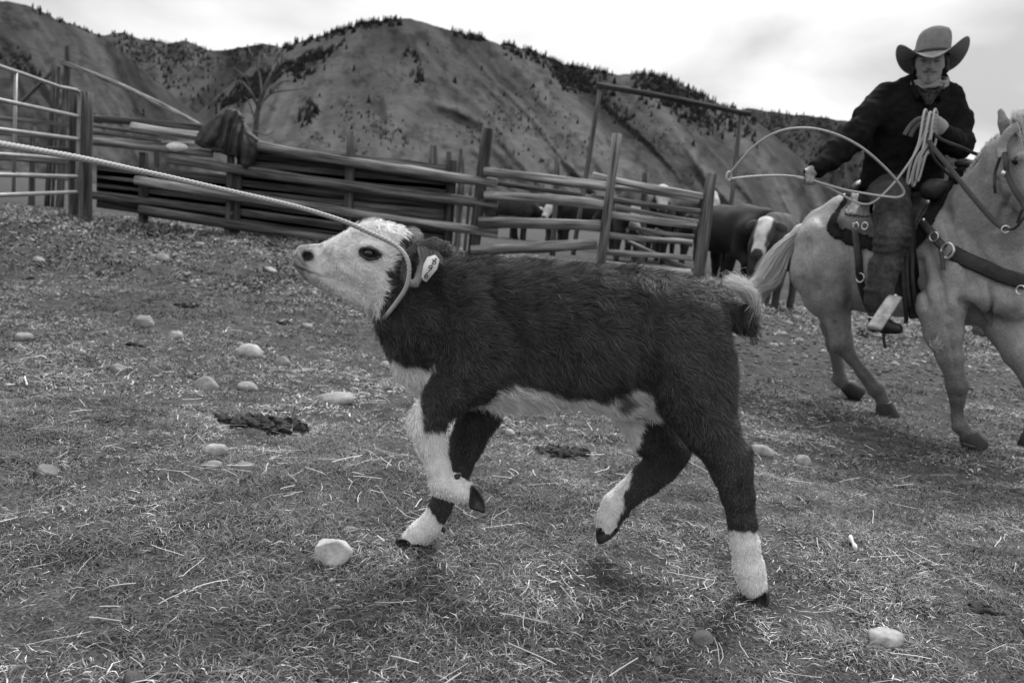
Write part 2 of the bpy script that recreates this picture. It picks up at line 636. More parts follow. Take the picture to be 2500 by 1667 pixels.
# ================================================================ ground
def axis_pts(lim, near, step, grow):
    a = list(np.arange(0, near, step))
    d = step
    while a[-1] < lim:
        d *= grow
        a.append(a[-1] + d)
    return np.array(a)
_xp = axis_pts(6000, 7, 0.07, 1.16)
gx = np.concatenate([-_xp[:0:-1], _xp])
gy = np.concatenate([[-400, -60, -12, -3, -1, 0], 0.3 + axis_pts(9000, 13, 0.07, 1.13)])
GX, GY = np.meshgrid(gx, gy)
GV = np.stack([GX, GY, gz(GX, GY)], -1).reshape(-1, 3)
ny_, nx_ = GX.shape
_i = np.arange(ny_ * nx_).reshape(ny_, nx_)
GQ = np.stack([_i[:-1, :-1], _i[:-1, 1:], _i[1:, 1:], _i[1:, :-1]], -1).reshape(-1, 4)
ground = obj('ground', GV, GQ, M['ground'])
props(ground, 'rough pasture soil under the trampled grass', None, None, 'structure')

# where the turf is thin: the gravelly track behind the horse, dung, trodden patches
def bare(x, y):
    X = np.stack([x, y, 0 * x], -1)
    t = sm(0.1, 0.55, vnoise(X, 0.9, 31) + 0.5 * vnoise(X, 2.3, 32)) * 0.5
    track = sm(5.6, 6.2, y) * (1 - sm(7.6, 8.6, y)) * sm(0.6, 1.6, x + 0.4 * vnoise(X, 1.1, 35))
    return np.clip(np.maximum(t, track * 1.0), 0, 1)

def blades(n, y0, y1, lmin, lmax, wid, seed, lie=0.5, xr=None):
    r = np.random.default_rng(seed)
    y = np.sqrt(r.uniform(y0 ** 2, y1 ** 2, n * 2))
    x = r.uniform(-1, 1, n * 2) * (0.72 * y + 0.35) + 0.02 * y
    X = np.stack([x, y, 0 * x], -1)
    clump = 0.5 + 0.5 * np.clip(vnoise(X, 7, 40) + 0.7 * vnoise(X, 2.6, 41), -1, 1)
    ok = r.random(n * 2) < (0.25 + 0.75 * clump) * (1 - 0.93 * bare(x, y))
    x, y, clump = x[ok][:n], y[ok][:n], clump[ok][:n]
    n = len(x)
    z = gz(x, y)
    P = np.stack([x, y, z - 0.004], -1)
    az = r.uniform(0, 2 * np.pi, n) + 1.2 * vnoise(P, 3.0, 42)
    hd = np.stack([np.cos(az), np.sin(az), 0 * az], -1)
    L = r.uniform(lmin, lmax, n) * (0.55 + 0.75 * clump)
    dry = r.random(n) < np.clip(0.36 + 0.35 * vnoise(P, 1.7, 43) + 0.25 * vnoise(P, 6, 45), 0.05, 0.9)
    up0 = np.where(dry, r.uniform(0.08, 0.7, n), r.uniform(0.35, 1.3, n)) * (1 - lie * 0.5)
    up1 = up0 * r.uniform(-0.5, 0.65, n) - 0.12
    upv = np.array([0, 0, 1.0])
    d0 = hd + upv * up0[:, None]
    az2 = az + r.normal(0, 0.5, n)
    d1 = np.stack([np.cos(az2), np.sin(az2), 0 * az], -1) + upv * up1[:, None]
    d0 /= np.linalg.norm(d0, axis=1)[:, None]
    d1 /= np.linalg.norm(d1, axis=1)[:, None]
    side = np.stack([-np.sin(az), np.cos(az), r.normal(0, 0.35, n)], -1)
    w = (wid * r.uniform(0.5, 1.35, n))[:, None]
    p1 = P + d0 * (L * 0.55)[:, None]
    p2 = p1 + d1 * (L * 0.55)[:, None]
    p2[:, 2] = np.maximum(p2[:, 2], z + 0.001)
    V = np.stack([P - side * w, P + side * w, p1 - side * w * 0.8, p1 + side * w * 0.8, p2], 1).reshape(-1, 3)
    o = 5 * np.arange(n)[:, None]
    T = np.concatenate([o + np.array([[0, 1, 3]]), o + np.array([[0, 3, 2]]), o + np.array([[2, 3, 4]])])
    patch = np.clip(1 + 0.5 * vnoise(P, 1.1, 46) + 0.35 * vnoise(P, 3.7, 47) + 0.25 * vnoise(P, 11, 48), 0.25, 2)
    tone = np.where(dry, 0.10 + 0.48 * r.random(n) ** 1.6, 0.03 + 0.13 * r.random(n) ** 1.4) * patch
    return V, T, np.repeat(tone, 5)

def straws(n, y0, y1, seed):
    """long pale stalks lying on the turf"""
    r = np.random.default_rng(seed)
    y = np.sqrt(r.uniform(y0 ** 2, y1 ** 2, n))
    x = r.uniform(-1, 1, n) * (0.72 * y + 0.3)
    X = np.stack([x, y, 0 * x], -1)
    ok = r.random(n) < 0.25 + 0.75 * sm(-0.2, 0.6, vnoise(X, 1.6, 51))
    x, y = x[ok], y[ok]
    n = len(x)
    az = r.uniform(0, 2 * np.pi, n)
    L = r.uniform(0.04, 0.13, n)
    Ps = []
    a = az.copy()
    px_, py_ = x.copy(), y.copy()
    base = gz(x, y) + r.uniform(0.008, 0.03, n)
    tilt = r.uniform(-0.05, 0.22, n)
    kink = r.normal(0, 0.45, n)
    for k in range(4):
        Ps.append(np.stack([px_, py_, base + tilt * L * k / 3], -1))
        a = a + np.where(r.random(n) < 0.4, kink, r.normal(0, 0.12, n))
        px_, py_ = px_ + np.cos(a) * L / 3, py_ + np.sin(a) * L / 3
    w = r.uniform(0.0005, 0.0013, n)[:, None]
    sd = np.stack([-np.sin(az), np.cos(az), r.normal(0, 0.3, n)], -1)
    V = np.concatenate([np.stack([p - sd * w, p + sd * w], 1) for p in Ps], 1).reshape(-1, 3)
    o = 8 * np.arange(n)[:, None]
    T = np.concatenate([o + np.array([[2 * k, 2 * k + 1, 2 * k + 3]]) for k in range(3)] + [o + np.array([[2 * k, 2 * k + 3, 2 * k + 2]]) for k in range(3)])
    return V, T, np.repeat(r.uniform(0.30, 0.60, n), 8)

_parts = [blades(GRASS_N[0], 1.05, 3.4, 0.022, 0.058, 0.00115, 1, 0.7),
          blades(GRASS_N[1], 3.2, 7.0, 0.026, 0.060, 0.0024, 2, 0.6),
          blades(GRASS_N[2], 6.8, 13.0, 0.040, 0.090, 0.006, 3, 0.5),
          blades(26000, 9.2, 11.0, 0.07, 0.17, 0.006, 8, 0.1),
          straws(2600, 1.05, 4.5, 4)]
_V, _T, _t, n0 = [], [], [], 0
for v, t, tn in _parts:
    _V.append(v); _T.append(t + n0); _t.append(tn); n0 += len(v)
grass = obj('grass', np.concatenate(_V), np.concatenate(_T), M['grass'], smooth=False, tone=np.concatenate(_t))
props(grass, 'short trampled pasture grass and dry straw covering the ground', 'grass', None, 'stuff')

# ================================================================ hills
def hill(name, sil, D, Dfoot, seed, tone, gully, label, fan=None, foot=12, x0=None, x1=None, amp=0.026, forest=0.0):
    sil = np.array(sil, float)
    x0 = sil[0, 0] if x0 is None else x0
    x1 = sil[-1, 0] if x1 is None else x1
    xs = np.arange(x0, x1 + 1, 6.0)
    ys = np.interp(xs, sil[:, 0], sil[:, 1]) + 1.6 * vnoise(np.stack([xs, 0 * xs, 0 * xs], -1), 0.05, seed) + 1.0 * vnoise(np.stack([xs, 0 * xs, 0 * xs], -1), 0.15, seed + 1)
    yf = 545 + (xs - 1250) * 0.096 + foot
    ys = np.minimum(ys, yf - 1)
    nv = 90
    v = np.linspace(0, 1, nv)[:, None]
    PX = np.broadcast_to(xs, (nv, len(xs)))
    PY = ys[None] * (1 - v) + yf[None] * v
    ext = np.clip((yf - ys)[None] / 260.0, 0.02, 1.3)
    if fan is None:
        q = PX - gully * (PY - ys[None])
    else:
        fx, gl, gr = fan
        g = gl + (gr - gl) * sm(fx - 220, fx + 220, PX)
        q = PX - g * (PY - ys[None])
    X3 = np.stack([q, PY * 0.25, 0 * q + seed], -1)
    W = np.stack([PX, PY, 0 * q], -1)
    q2 = np.stack([q + 40 * vnoise(W, 0.006, seed + 2), PY * 0.18, 0 * q], -1)
    rib = (1 - 2 * np.abs(vnoise(q2, 0.0095, seed + 3))) + 0.5 * (1 - 2 * np.abs(vnoise(q2, 0.023, seed + 4))) + 0.22 * vnoise(q2, 0.06, seed + 5) + 0.10 * fbm(W, 0.05, seed + 6, 3)
    env = np.sin(np.pi * np.clip(v, 0, 1)) ** 0.6
    dep = D + (Dfoot - D) * (1 - (1 - v) ** 1.35) - amp * D * rib * env * ext
    P = at(PX, PY, dep)
    rel = P[..., 2]
    # sward tone: dry ribs, greener gullies, brush; rib contrast also paints in relief shading
    q3 = np.stack([q + 18 * vnoise(W, 0.02, seed + 21), PY * 0.10, 0 * q], -1)
    tn = tone * np.clip(1 + 0.45 * np.clip(rib, -1, 1) + 0.28 * fbm(q3, 0.02, seed + 8, 4, 0.6) + 0.10 * fbm(W, 0.05, seed + 9, 3), 0.25, 2.2)
    br = sm(0.35, 0.8, fbm(W, 0.045, seed + 12, 4, 0.7) + forest)
    tn = tn * (1 - 0.35 * br)
    back = P[0].copy()
    back[:, 1] *= 1.35
    back[:, 0] *= 1.35
    back[:, 2] = -5
    V = np.concatenate([back[None], P]).reshape(-1, 3)
    T = np.concatenate([tn[:1], tn]).reshape(-1)
    m, k = nv + 1, len(xs)
    I = np.arange(m * k).reshape(m, k)
    Q = np.stack([I[:-1, :-1], I[1:, :-1], I[1:, 1:], I[:-1, 1:]], -1).reshape(-1, 4)
    o = obj(name, V, Q, M['hill'], tone=np.clip(T, 0.01, 0.5))
    props(o, label, None, None, 'structure')
    def spot(px, v_):
        j = int(np.clip(round((px - x0) / 6.0), 0, k - 1))
        i = int(np.clip(round(v_ * (nv - 1)), 0, nv - 1))
        return P[i, j]
    def spot_px(px, py):
        j = int(np.clip(round((px - x0) / 6.0), 0, k - 1))
        return spot(px, np.clip((py - ys[j]) / (yf[j] - ys[j]), 0, 1))
    return spot, spot_px

SIL_RIGHT = [(1500, 330), (1700, 285), (1833, 264), (1894, 274), (1973, 283), (2075, 297), (2200, 335), (2300, 372), (2360, 388), (2450, 410), (2700, 470), (2900, 560)]
SIL_MAIN = [(330, 420), (430, 330), (520, 245), (600, 175), (690, 119), (731, 103), (820, 77), (874, 63), (935, 51), (969, 46), (1003, 46), (1030, 53), (1112, 79), (1180, 93), (1221, 109), (1289, 120), (1364, 153), (1404, 165), (1452, 171), (1506, 183), (1561, 179), (1588, 184), (1643, 196), (1697, 222), (1738, 246), (1792, 268), (1833, 288), (1870, 315), (1930, 365), (1990, 420), (2060, 480), (2160, 560), (2300, 650)]
SIL_LEFT = [(-700, -150), (-300, -70), (0, 2), (35, 6), (70, 14), (105, 30), (140, 48), (175, 58), (210, 72), (231, 83), (256, 90), (310, 140), (370, 190), (430, 240), (520, 310), (620, 390), (700, 480)]
SIL_BACK = [(-200, 40), (150, 70), (256, 87), (275, 82), (300, 80), (320, 88), (350, 97), (376, 99), (395, 107), (415, 106), (450, 98), (480, 110), (512, 124), (540, 124), (570, 120), (600, 114), (640, 107), (660, 111), (690, 118), (760, 140), (900, 220)]
hR, hRp = hill('hills', SIL_RIGHT, 2900, 1300, 61, 0.027, 0.6, 'darker wooded ridge receding behind the roping rider', forest=0.25)
hB, hBp = hill('hills', SIL_BACK, 2700, 1500, 71, 0.040, -0.5, 'far ridge between the left slope and the main mountain', forest=0.1)
hL, hLp = hill('hills', SIL_LEFT, 1500, 520, 81, 0.040, 0.8, 'bare slope descending from the left edge behind the gate')
hM, hMp = hill('mountain', SIL_MAIN, 1700, 560, 91, 0.052, 0.9, 'broad grassy mountain with ribbed flanks behind the corral', fan=(960, -0.75, 1.15), amp=0.028)

# conifers: the woods on the ridges read as one mass; the loose ones on the slopes are things
def conifer_mesh(seed, h=9.0, w=2.6):
    r = np.random.default_rng(seed)
    V, Fs = [], []
    n = 7
    tiers = [(0.05, 1.0), (0.32, 0.74), (0.58, 0.48)]
    for z, s in tiers:
        b = len(V)
        for j in range(n):
            a = 2 * math.pi * (j + r.uniform(-.2, .2)) / n
            rr = w * s * r.uniform(0.7, 1.2)
            V.append((rr * math.cos(a), rr * math.sin(a), h * (z + r.uniform(-.03, .03))))
        V.append((r.uniform(-.2, .2), r.uniform(-.2, .2), h * min(1.0, z + 0.46)))
        for j in range(n):
            Fs.append((b + j, b + (j + 1) % n, b + n))
    return np.array(V), Fs

_r = np.random.default_rng(5)
cm = [conifer_mesh(s, 9.0, w) for s, w in ((1, 2.6), (2, 3.2), (3, 2.1), (4, 3.8))]
fv, ff, ft, n0 = [], [], [], 0
def put_conifer(p, s):
    global n0
    V, Fs = cm[_r.integers(4)]
    a = _r.uniform(0, 6.28)
    c, sn = math.cos(a), math.sin(a)
    W = V * s * np.array([1, 1, _r.uniform(0.75, 1.25)])
    W = np.stack([W[:, 0] * c - W[:, 1] * sn, W[:, 0] * sn + W[:, 1] * c, W[:, 2]], -1) + p - np.array([0, 0, 1.0])
    fv.append(W); ff.append(np.array(Fs) + n0); ft.append(np.full(len(W), _r.uniform(0.010, 0.024))); n0 += len(W)
def wood_line(spot, x0, x1, n, vmax, s0, s1, pw=2.0):
    for _ in range(n):
        put_conifer(spot(_r.uniform(x0, x1), vmax * _r.random() ** pw), _r.uniform(s0, s1))
for a in ((690, 980, 170, 0.035), (1105, 1185, 60, 0.03), (1225, 1370, 120, 0.06), (1360, 1500, 170, 0.16), (1540, 1640, 110, 0.10), (1560, 1800, 330, 0.22), (1780, 1850, 50, 0.2), (820, 960, 40, 0.02)):
    wood_line(hM, a[0], a[1], a[2], a[3], 0.7, 1.5)
for a in ((270, 520, 300, 0.16), (300, 420, 160, 0.45), (560, 700, 120, 0.12), (400, 560, 120, 0.5)):
    wood_line(hB, a[0], a[1], a[2], a[3], 0.8, 1.5, 1.2)
for a in ((1850, 2150, 420, 0.5), (1880, 2400, 260, 0.12)):
    wood_line(hR, a[0], a[1], a[2], a[3], 0.9, 1.7, 1.0)
wood_line(hL, 60, 250, 30, 0.02, 0.6, 1.2)
# belts of timber down the gullies, given as pixel blobs on the mountain
for cx, cy, rx, ry, n, s in ((650, 190, 70, 16, 230, 1.2), (760, 145, 60, 14, 180, 1.2), (585, 240, 60, 16, 180, 1.2), (745, 175, 36, 22, 60, 1.0), (750, 275, 28, 26, 40, 1.0),
                             (1010, 140, 24, 14, 24, 1.0), (1022, 190, 16, 18, 22, 1.0), (1400, 195, 60, 24, 130, 1.2), (1480, 250, 40, 30, 44, 0.9), (1650, 240, 70, 40, 260, 1.2), (1530, 290, 40, 24, 26, 0.9), (1720, 300, 50, 30, 50, 0.9),
                             (880, 290, 90, 40, 60, 0.55), (950, 330, 60, 40, 50, 0.5), (1270, 300, 80, 40, 60, 0.55), (1380, 340, 80, 40, 40, 0.5), (1160, 330, 60, 30, 30, 0.5), (1330, 250, 60, 40, 22, 0.6), (1600, 330, 80, 40, 40, 0.55), (850, 350, 60, 30, 30, 0.5)):
    for _ in range(n):
        u = _r.normal(0, 0.5, 2)
        tilt = -0.35 if cx < 800 else 0.45
        put_conifer(hMp(cx + rx * u[0], cy + ry * u[1] + rx * u[0] * tilt), s * _r.uniform(0.6, 1.25))
# low brush scattered in the gullies of the face
for _ in range(900):
    x_, y_ = _r.uniform(560, 1850), _r.uniform(120, 470)
    w_ = vnoise(np.array([[x_ - 1.1 * y_, y_ * 0.3, 0.0]]), 0.02, 77)[0] + 0.6 * vnoise(np.array([[x_, y_, 3.0]]), 0.012, 78)[0]
    if y_ > np.interp(x_, [p[0] for p in SIL_MAIN], [p[1] for p in SIL_MAIN]) + 18 and w_ > 0.15:
        put_conifer(hMp(x_, y_), _r.uniform(0.22, 0.55))
for cx, cy, rx, ry, n, s in ((60, 165, 40, 22, 36, 0.8), (40, 140, 40, 14, 18, 0.8), (330, 270, 40, 12, 12, 0.6)):
    for _ in range(n):
        u = _r.normal(0, 0.5, 2)
        put_conifer(hLp(cx + rx * u[0], cy + ry * u[1] + rx * u[0] * 0.4), s * _r.uniform(0.6, 1.2))
forest = obj('hillside_forest', np.concatenate(fv), np.concatenate(ff), M['pine'], smooth=False, tone=np.concatenate(ft))
props(forest, 'dark conifer woods and brush along the ridges and gullies', 'forest', None, 'stuff')
pm = []
for V, Fs in cm:
    me = mesh_np('pine_tree', V, Fs)
    add_attr(me, 'tone', np.full(len(V), 0.022))
    me.materials.append(M['pine'])
    pm.append(me)
for k, (px, py) in enumerate(((1045, 112), (1176, 170), (1248, 148), (1112, 205), (862, 175), (900, 250), (1230, 235), (1300, 215), (1345, 205), (1412, 300), (1452, 255), (1500, 300), (1590, 285), (1655, 300), (1710, 330), (1690, 355), (1560, 345), (1440, 345))):
    p = hMp(px, py)
    t = bpy.data.objects.new('pine_tree', pm[k % 4])
    COL.objects.link(t)
    t.location = p - np.array([0, 0, 0.6])
    t.rotation_euler = (0, 0, k * 1.7)
    s = _r.uniform(0.9, 1.35)
    t.scale = (s, s, s)
    props(t, 'small lone dark conifer standing out on the open mountain slope', 'tree', 'lone conifers on the mountain face')
# ================================================================ corral
def log_line(p0, p1, r, bend=0.01, seed=0, sides=16, n=36, taper=0.88):
    """a slightly crooked, tapering pole between two points"""
    rr = np.random.default_rng(seed)
    p0, p1 = np.asarray(p0, float), np.asarray(p1, float)
    t = np.linspace(0, 1, n)[:, None]
    P = p0 * (1 - t) + p1 * t
    L = np.linalg.norm(p1 - p0)
    off = bend * L * np.sin(np.pi * t) * rr.normal(size=3)[None] * 0.5 + 0.12 * r * np.stack([vnoise(np.concatenate([t * L, 0 * t + seed, 0 * t + k], 1), 1.6, seed) for k in range(3)], -1)
    P = P + off
    R = r * (1 + (taper - 1) * t[:, 0]) * (1 + 0.07 * vnoise(np.concatenate([t * L * 2, 0 * t + seed, 0 * t], 1), 1.5, 9))
    ph = rr.uniform(0, 6.28, 4)
    def rf(l, a):
        e = np.stack(np.broadcast_arrays(np.cos(a) * 1.6, np.sin(a) * 1.6, l * 0.8 + seed), -1)
        crack = 0.16 * np.exp(-((np.cos(a - ph[0] - 0.06 * np.sin(l * 1.3)) - 1) / 0.05) ** 2)
        knot = 0.22 * np.clip(vnoise(e * np.array([1.2, 1.2, 1.5]), 1.7, seed + 5) - 0.55, 0, 1) * 2
        return 1 + 0.10 * vnoise(e, 1.0, seed) + 0.08 * vnoise(e, 3.0, seed + 1) - crack + knot
    V, f, uv = tube(P, R, sides, rfun=rf)
    k = rr.uniform(0, 40)
    return V, f, uv + np.array([k, k * 0.7])

_lid = [100]
def log(name, pa, pb, d, wpx, material, parent, bend=0.012, taper=0.9, db=None, sides=16):
    """pa, pb: pixels; d (db): distance of its ends; wpx: thickness in pixels"""
    _lid[0] += 1
    db = d if db is None else db
    a, b = at(pa[0], pa[1], d), at(pb[0], pb[1], db)
    V, f, uv = log_line(a, b, 0.5 * wpx * 0.5 * (d + db) / F, bend, _lid[0], sides, taper=taper)
    return obj(name, V, f, material, parent, uv=uv)

def post(name, ptop, pbot, d, wpx, material, parent=None, sides=10, extra=0.12):
    """a post whose foot runs a little into the soil"""
    _lid[0] += 1
    a, b = at(ptop[0], ptop[1], d), at(pbot[0], pbot[1], d)
    z = float(gz(b[0], b[1])) - extra
    t = (z - a[2]) / (b[2] - a[2])
    b = a + (b - a) * t
    V, f, uv = log_line(b, a, 0.5 * wpx * d / F, 0.002, _lid[0], sides, n=8, taper=0.95)
    return obj(name, V, f, material, parent, uv=uv)

def plank(name, pa, pb, d, hpx, thick, material, parent, db=None, uvk=0.0):
    """a sawn board lying along pa..pb (pixels of its centre line), hpx high, with worn uneven edges"""
    _lid[0] += 1
    db = d if db is None else db
    a, b = at(pa[0], pa[1], d), at(pb[0], pb[1], db)
    n = 10
    t = np.linspace(0, 1, n)
    P = a * (1 - t[:, None]) + b * t[:, None]
    h = 0.5 * hpx * 0.5 * (d + db) / F
    w1 = 0.10 * h * vnoise(np.stack([t * 9, 0 * t + _lid[0], 0 * t], -1), 1.0, 3)
    w2 = 0.10 * h * vnoise(np.stack([t * 9, 0 * t + _lid[0], 0 * t + 5], -1), 1.0, 4)
    ux = (b - a) / np.linalg.norm(b - a)
    fw = np.cross(ux, (0, 0, 1.0))
    fw /= np.linalg.norm(fw)
    if fw[1] > 0:
        fw = -fw
    up = np.cross(fw, ux)
    up = up if up[2] > 0 else -up
    V = np.stack([P - up * (h + w1)[:, None], P + up * (h + w2)[:, None], P + up * (h + w2)[:, None] - fw * thick, P - up * (h + w1)[:, None] - fw * thick], 1).reshape(-1, 3)
    fs = []
    for i in range(n - 1):
        for j in range(4):
            fs.append((i * 4 + j, i * 4 + (j + 1) % 4, i * 4 + 4 + (j + 1) % 4, i * 4 + 4 + j))
    fs += [(3, 2, 1, 0), (n * 4 - 4, n * 4 - 3, n * 4 - 2, n * 4 - 1)]
    L = np.linalg.norm(b - a)
    k = 3.1 * _lid[0]
    uv = np.stack([np.stack([0 * t + k, t * L + k], -1), np.stack([0 * t + 2 * h + k, t * L + k], -1), np.stack([0 * t + 2 * h + thick + k, t * L + k], -1), np.stack([0 * t + k - thick, t * L + k], -1)], 1).reshape(-1, 2)
    return obj(name, V, fs, material, parent, smooth=False, uv=uv)

FD = 10.4
# --- the boarded fence on the left, between the gate post and the railed part
bf = empty('board_fence', at(600, 560, FD), 'long dark boarded fence with log rails behind the calf\'s head', 'fence')
W, DW, PW = M['wood'], M['darkwood'], M['postwood']
# back wall of old boards
nb = 7
for k in range(nb):
    u = (k + 0.5) / nb
    ya, yb = 362 + u * (500 - 362), 424 + u * (634 - 424)
    if k == 0:
        continue
    x0 = 236 if k > 1 else 560
    t0 = (x0 - 236) / (1094 - 236)
    plank('board', (x0, ya + (yb - ya) * t0), (1094, yb), FD + 0.10, 31.0, 0.03, DW, bf)
plank('board', (590, 361), (1104, 423), FD + 0.12, 34, 0.03, DW, bf)
plank('board', (585, 373), (1094, 428), FD + 0.08, 29, 0.03, DW, bf)
plank('board', (578, 398), (1094, 450), FD + 0.10, 29, 0.03, DW, bf)
log('rail', (229, 291), (497, 312), FD + 0.22, 18, PW, bf)
log('rail', (322, 309), (640, 356), FD + 0.02, 21, W, bf, taper=1.05)
log('rail', (590, 350), (1213, 448), FD - 0.06, 27, W, bf, taper=0.85)
log('rail', (226, 347), (520, 378), FD + 0.02, 18, W, bf)
log('rail', (410, 388), (1216, 500), FD - 0.03, 23, PW, bf, taper=1.0)
log('rail', (333, 441), (1216, 569), FD - 0.07, 24, W, bf, taper=0.9)
log('rail', (226, 476), (570, 522), FD + 0.02, 18, PW, bf)
log('rail', (343, 513), (1196, 634), FD - 0.05, 25, PW, bf, taper=0.95)
for p, q in (((582, 420), (574, 560)), ((352, 372), (350, 530)), ((860, 330), (846, 600)), ((1106, 392), (1090, 625))):
    post('post', p, q, FD + 0.09, 24, DW, bf)

# --- the railed fence, two panels
rf = empty('rail_fence', at(1450, 655, FD), 'open log rail fence of two panels in front of the penned cattle', 'fence')
for p, q, w in (((1191, 315), (1158, 622), 29), ((1506, 327), (1464, 660), 23), ((1738, 424), (1701, 695), 29)):
    post('post', p, q, FD - 0.02 if w != 23 else FD - 0.16, w, PW if w == 29 else W, rf)
R1 = [((1181, 419), (1480, 455), 22), ((1181, 479), (1474, 502), 22), ((1168, 542), (1464, 553), 25), ((1150, 612), (1456, 595), 25), ((1285, 631), (1452, 646), 13)]
for a, b, w in R1:
    log('rail', a, b, FD - 0.13 if w > 20 else FD - 0.05, w, W, rf, taper=1.05)
R2 = [((1446, 429), (1716, 481), 18), ((1442, 480), (1710, 517), 15), ((1488, 523), (1700, 551), 18), ((1484, 575), (1690, 592), 15), ((1478, 615), (1686, 630), 14), ((1473, 645), (1686, 665), 20)]
for a, b, w in R2:
    log('rail', a, b, FD - 0.03, w, W, rf)
for a, b, w in (((1470, 457), (1706, 492), 13), ((1500, 505), (1704, 543), 13), ((1535, 553), (1694, 578), 11), ((1531, 589), (1682, 655), 10), ((1538, 545), (1612, 582), 9), ((1600, 560), (1690, 600), 9)):
    log('pole', a, b, FD + 0.16, w, W, rf, bend=0.03)
log('rail', (1200, 444), (1420, 478), FD + 0.3, 14, PW, rf)
# the short weathered uprights seen past the end of the boards
for x, y0, y1, w in ((1107, 446, 622, 9), (1127, 448, 618, 9), (1146, 440, 620, 10)):
    post('slat', (x + 6, y0), (x - 12, y1), FD + 0.3, w, W, rf, sides=6)

# --- hanging gate of steel tubes at the left edge and its posts
gt = empty('metal_gate', at(100, 500, 9.4), 'six-bar galvanised tube gate at the left edge', 'gate')
gd0, gd1 = 7.2, 9.9           # nearer at the left edge of the picture
def gtube(name, pts, r):
    P = np.array([at(x, y, gd1 + (gd0 - gd1) * (192 - x) / 232.0) for x, y in pts])
    P = spline(P, 14) if len(P) > 2 else P
    V, f, uv = tube(P, r, 10)
    obj(name, V, f, M['gate'], gt, uv=uv)
GR = 0.021
gtube('frame', [(-150, 110), (0, 163), (70, 186), (143, 212), (180, 219), (193, 226), (194, 245), (192, 330), (187, 470)], GR)
for a, b in (((-150, 214), (193, 285)), ((-150, 298), (191, 340)), ((-150, 368), (190, 389)), ((-150, 424), (188, 431)), ((-150, 483), (187, 469))):
    gtube('bar', [a, b], GR)
gtube('upright', [(39, 178), (33, 476)], 0.017)
gp = post('gate_post', (212, 226), (207, 524), 10.05, 30, PW)
props(gp, 'thick round wooden post the tube gate meets', 'post')
gp2 = post('gate_post', (183, 228), (182, 512), 10.35, 26, PW)
props(gp2, 'darker wooden post just behind the gate end', 'post')

# --- overhead frame beyond the corral
of = empty('overhead_frame', at(1430, 520, 15.5), 'tall log goalpost frame with a cross beam beyond the rail fence', 'gateway')
post('post', (1466, 212), (1428, 445), 15.5, 12, PW, of)
post('post', (1809, 277), (1782, 520), 15.5, 11, PW, of)
log('beam', (1457, 206), (1834, 279), 15.45, 14, PW, of, bend=0.004)

# --- other posts and poles further back
for px, y0, y1, w, d, lab in ((861, 321, 470, 17, 13.5, 'single post top showing above the boards under the hill'),
                              (1058, 355, 520, 24, 13.0, 'stout post top left of the tall fence post'),
                              (1097, 371, 520, 14, 13.4, 'thin pale post top between two stouter post tops'),
                              (1127, 364, 520, 16, 13.2, 'square dark post top close beside the tall fence post'),
                              (1361, 386, 560, 14, 14.0, 'post standing behind the middle of the left rail panel'),
                              (1576, 422, 570, 17, 13.4, 'post standing behind the right rail panel'),
                              (166, 113, 330, 18, 14.0, 'tall post with a long slanting pole leaning on it'),
                              (132, 140, 330, 13, 14.4, 'tall thin post left of the pole-bearing post'),
                              (145, 164, 330, 8, 14.4, 'thin stake between the two tall posts'),
                              (1960, 525, 590, 14, 15.0, 'post top showing behind the horse\'s croup')):
    o = post('fence_post', (px, y0), (px - 0.05 * (y1 - y0), y1), d, w, PW)
    props(o, lab, 'post')
o = log('leaning_pole', (150, 152), (498, 312), 14.0, 12, W, None, bend=0.012, db=11.0)
props(o, 'long pale pole slanting down from the tall post to the fence', 'pole')
o = log('brace_pole', (40, 262), (131, 172), 14.5, 10, PW, None)
props(o, 'short diagonal brace pole against the tall thin post', 'pole')
# fence across the back, seen through the gate and over the boards
rb = empty('far_rail_fence', at(120, 470, 15.0), 'distant rail fence seen through the bars of the tube gate', 'fence')
for a, b, w in (((-60, 285), (175, 305), 10), ((-60, 318), (500, 352), 12), ((-60, 352), (175, 365), 10), ((-60, 385), (175, 400), 10), ((-60, 420), (190, 437), 12), ((226, 306), (390, 330), 10), ((226, 324), (395, 345), 10)):
    log('rail', a, b, 13.6, w, W if w == 12 else PW, rb)
for x in (80, 385, 410):
    post('post', (x, 300 + 0.1 * x), (x - 3, 480), 13.8, 15, PW, rb)
# ================================================================ the calf
CD = 2.04                                     # distance of its midplane
def cp(nodes, off=0.0):
    """(px, py, r_px[, off]) -> points, radii"""
    P, R = [], []
    for nd in nodes:
        o = nd[3] if len(nd) > 3 else off
        P.append(at(nd[0], nd[1], CD + o))
        R.append(nd[2] * (CD + o) / F)
    return np.array(P), np.array(R)
LAT = np.array([0, 1.0, 0])
cv = Vol((-0.62, CD - 0.24, -0.03), (0.72, CD + 0.24, 1.12), 0.0054)
BODY, HEAD, NF, FF, NH, FH, TAIL, EAR = range(1, 9)
# far legs first, then trunk, then near legs
P, R = cp([(1190, 930, 60, .05), (1172, 1010, 50, .075), (1140, 1085, 41, .08), (1117, 1140, 36, .08), (1092, 1200, 28, .08), (1075, 1240, 27, .08), (1053, 1280, 29, .08), (1025, 1300, 27, .08), (1003, 1315, 25, .08)])
cv.chain(P, R, 0.015, FF)
P, R = cp([(1590, 880, 92, .05), (1556, 985, 66, .08), (1588, 1058, 54, .085), (1636, 1102, 46, .085)])
cv.chain(P, R, 0.02, FH)
P, R = cp([(1640, 1105, 45, .085), (1612, 1140, 42, .085), (1575, 1172, 38, .085), (1535, 1205, 33, .085), (1503, 1232, 34, .085), (1488, 1262, 30, .085), (1482, 1285, 27, .085)])
cv.chain(P, R, 0.012, FH)
P, R = cp([(1672, 1098, 16, .085), (1640, 1120, 24, .085)])
cv.chain(P, R, 0.015, FH)
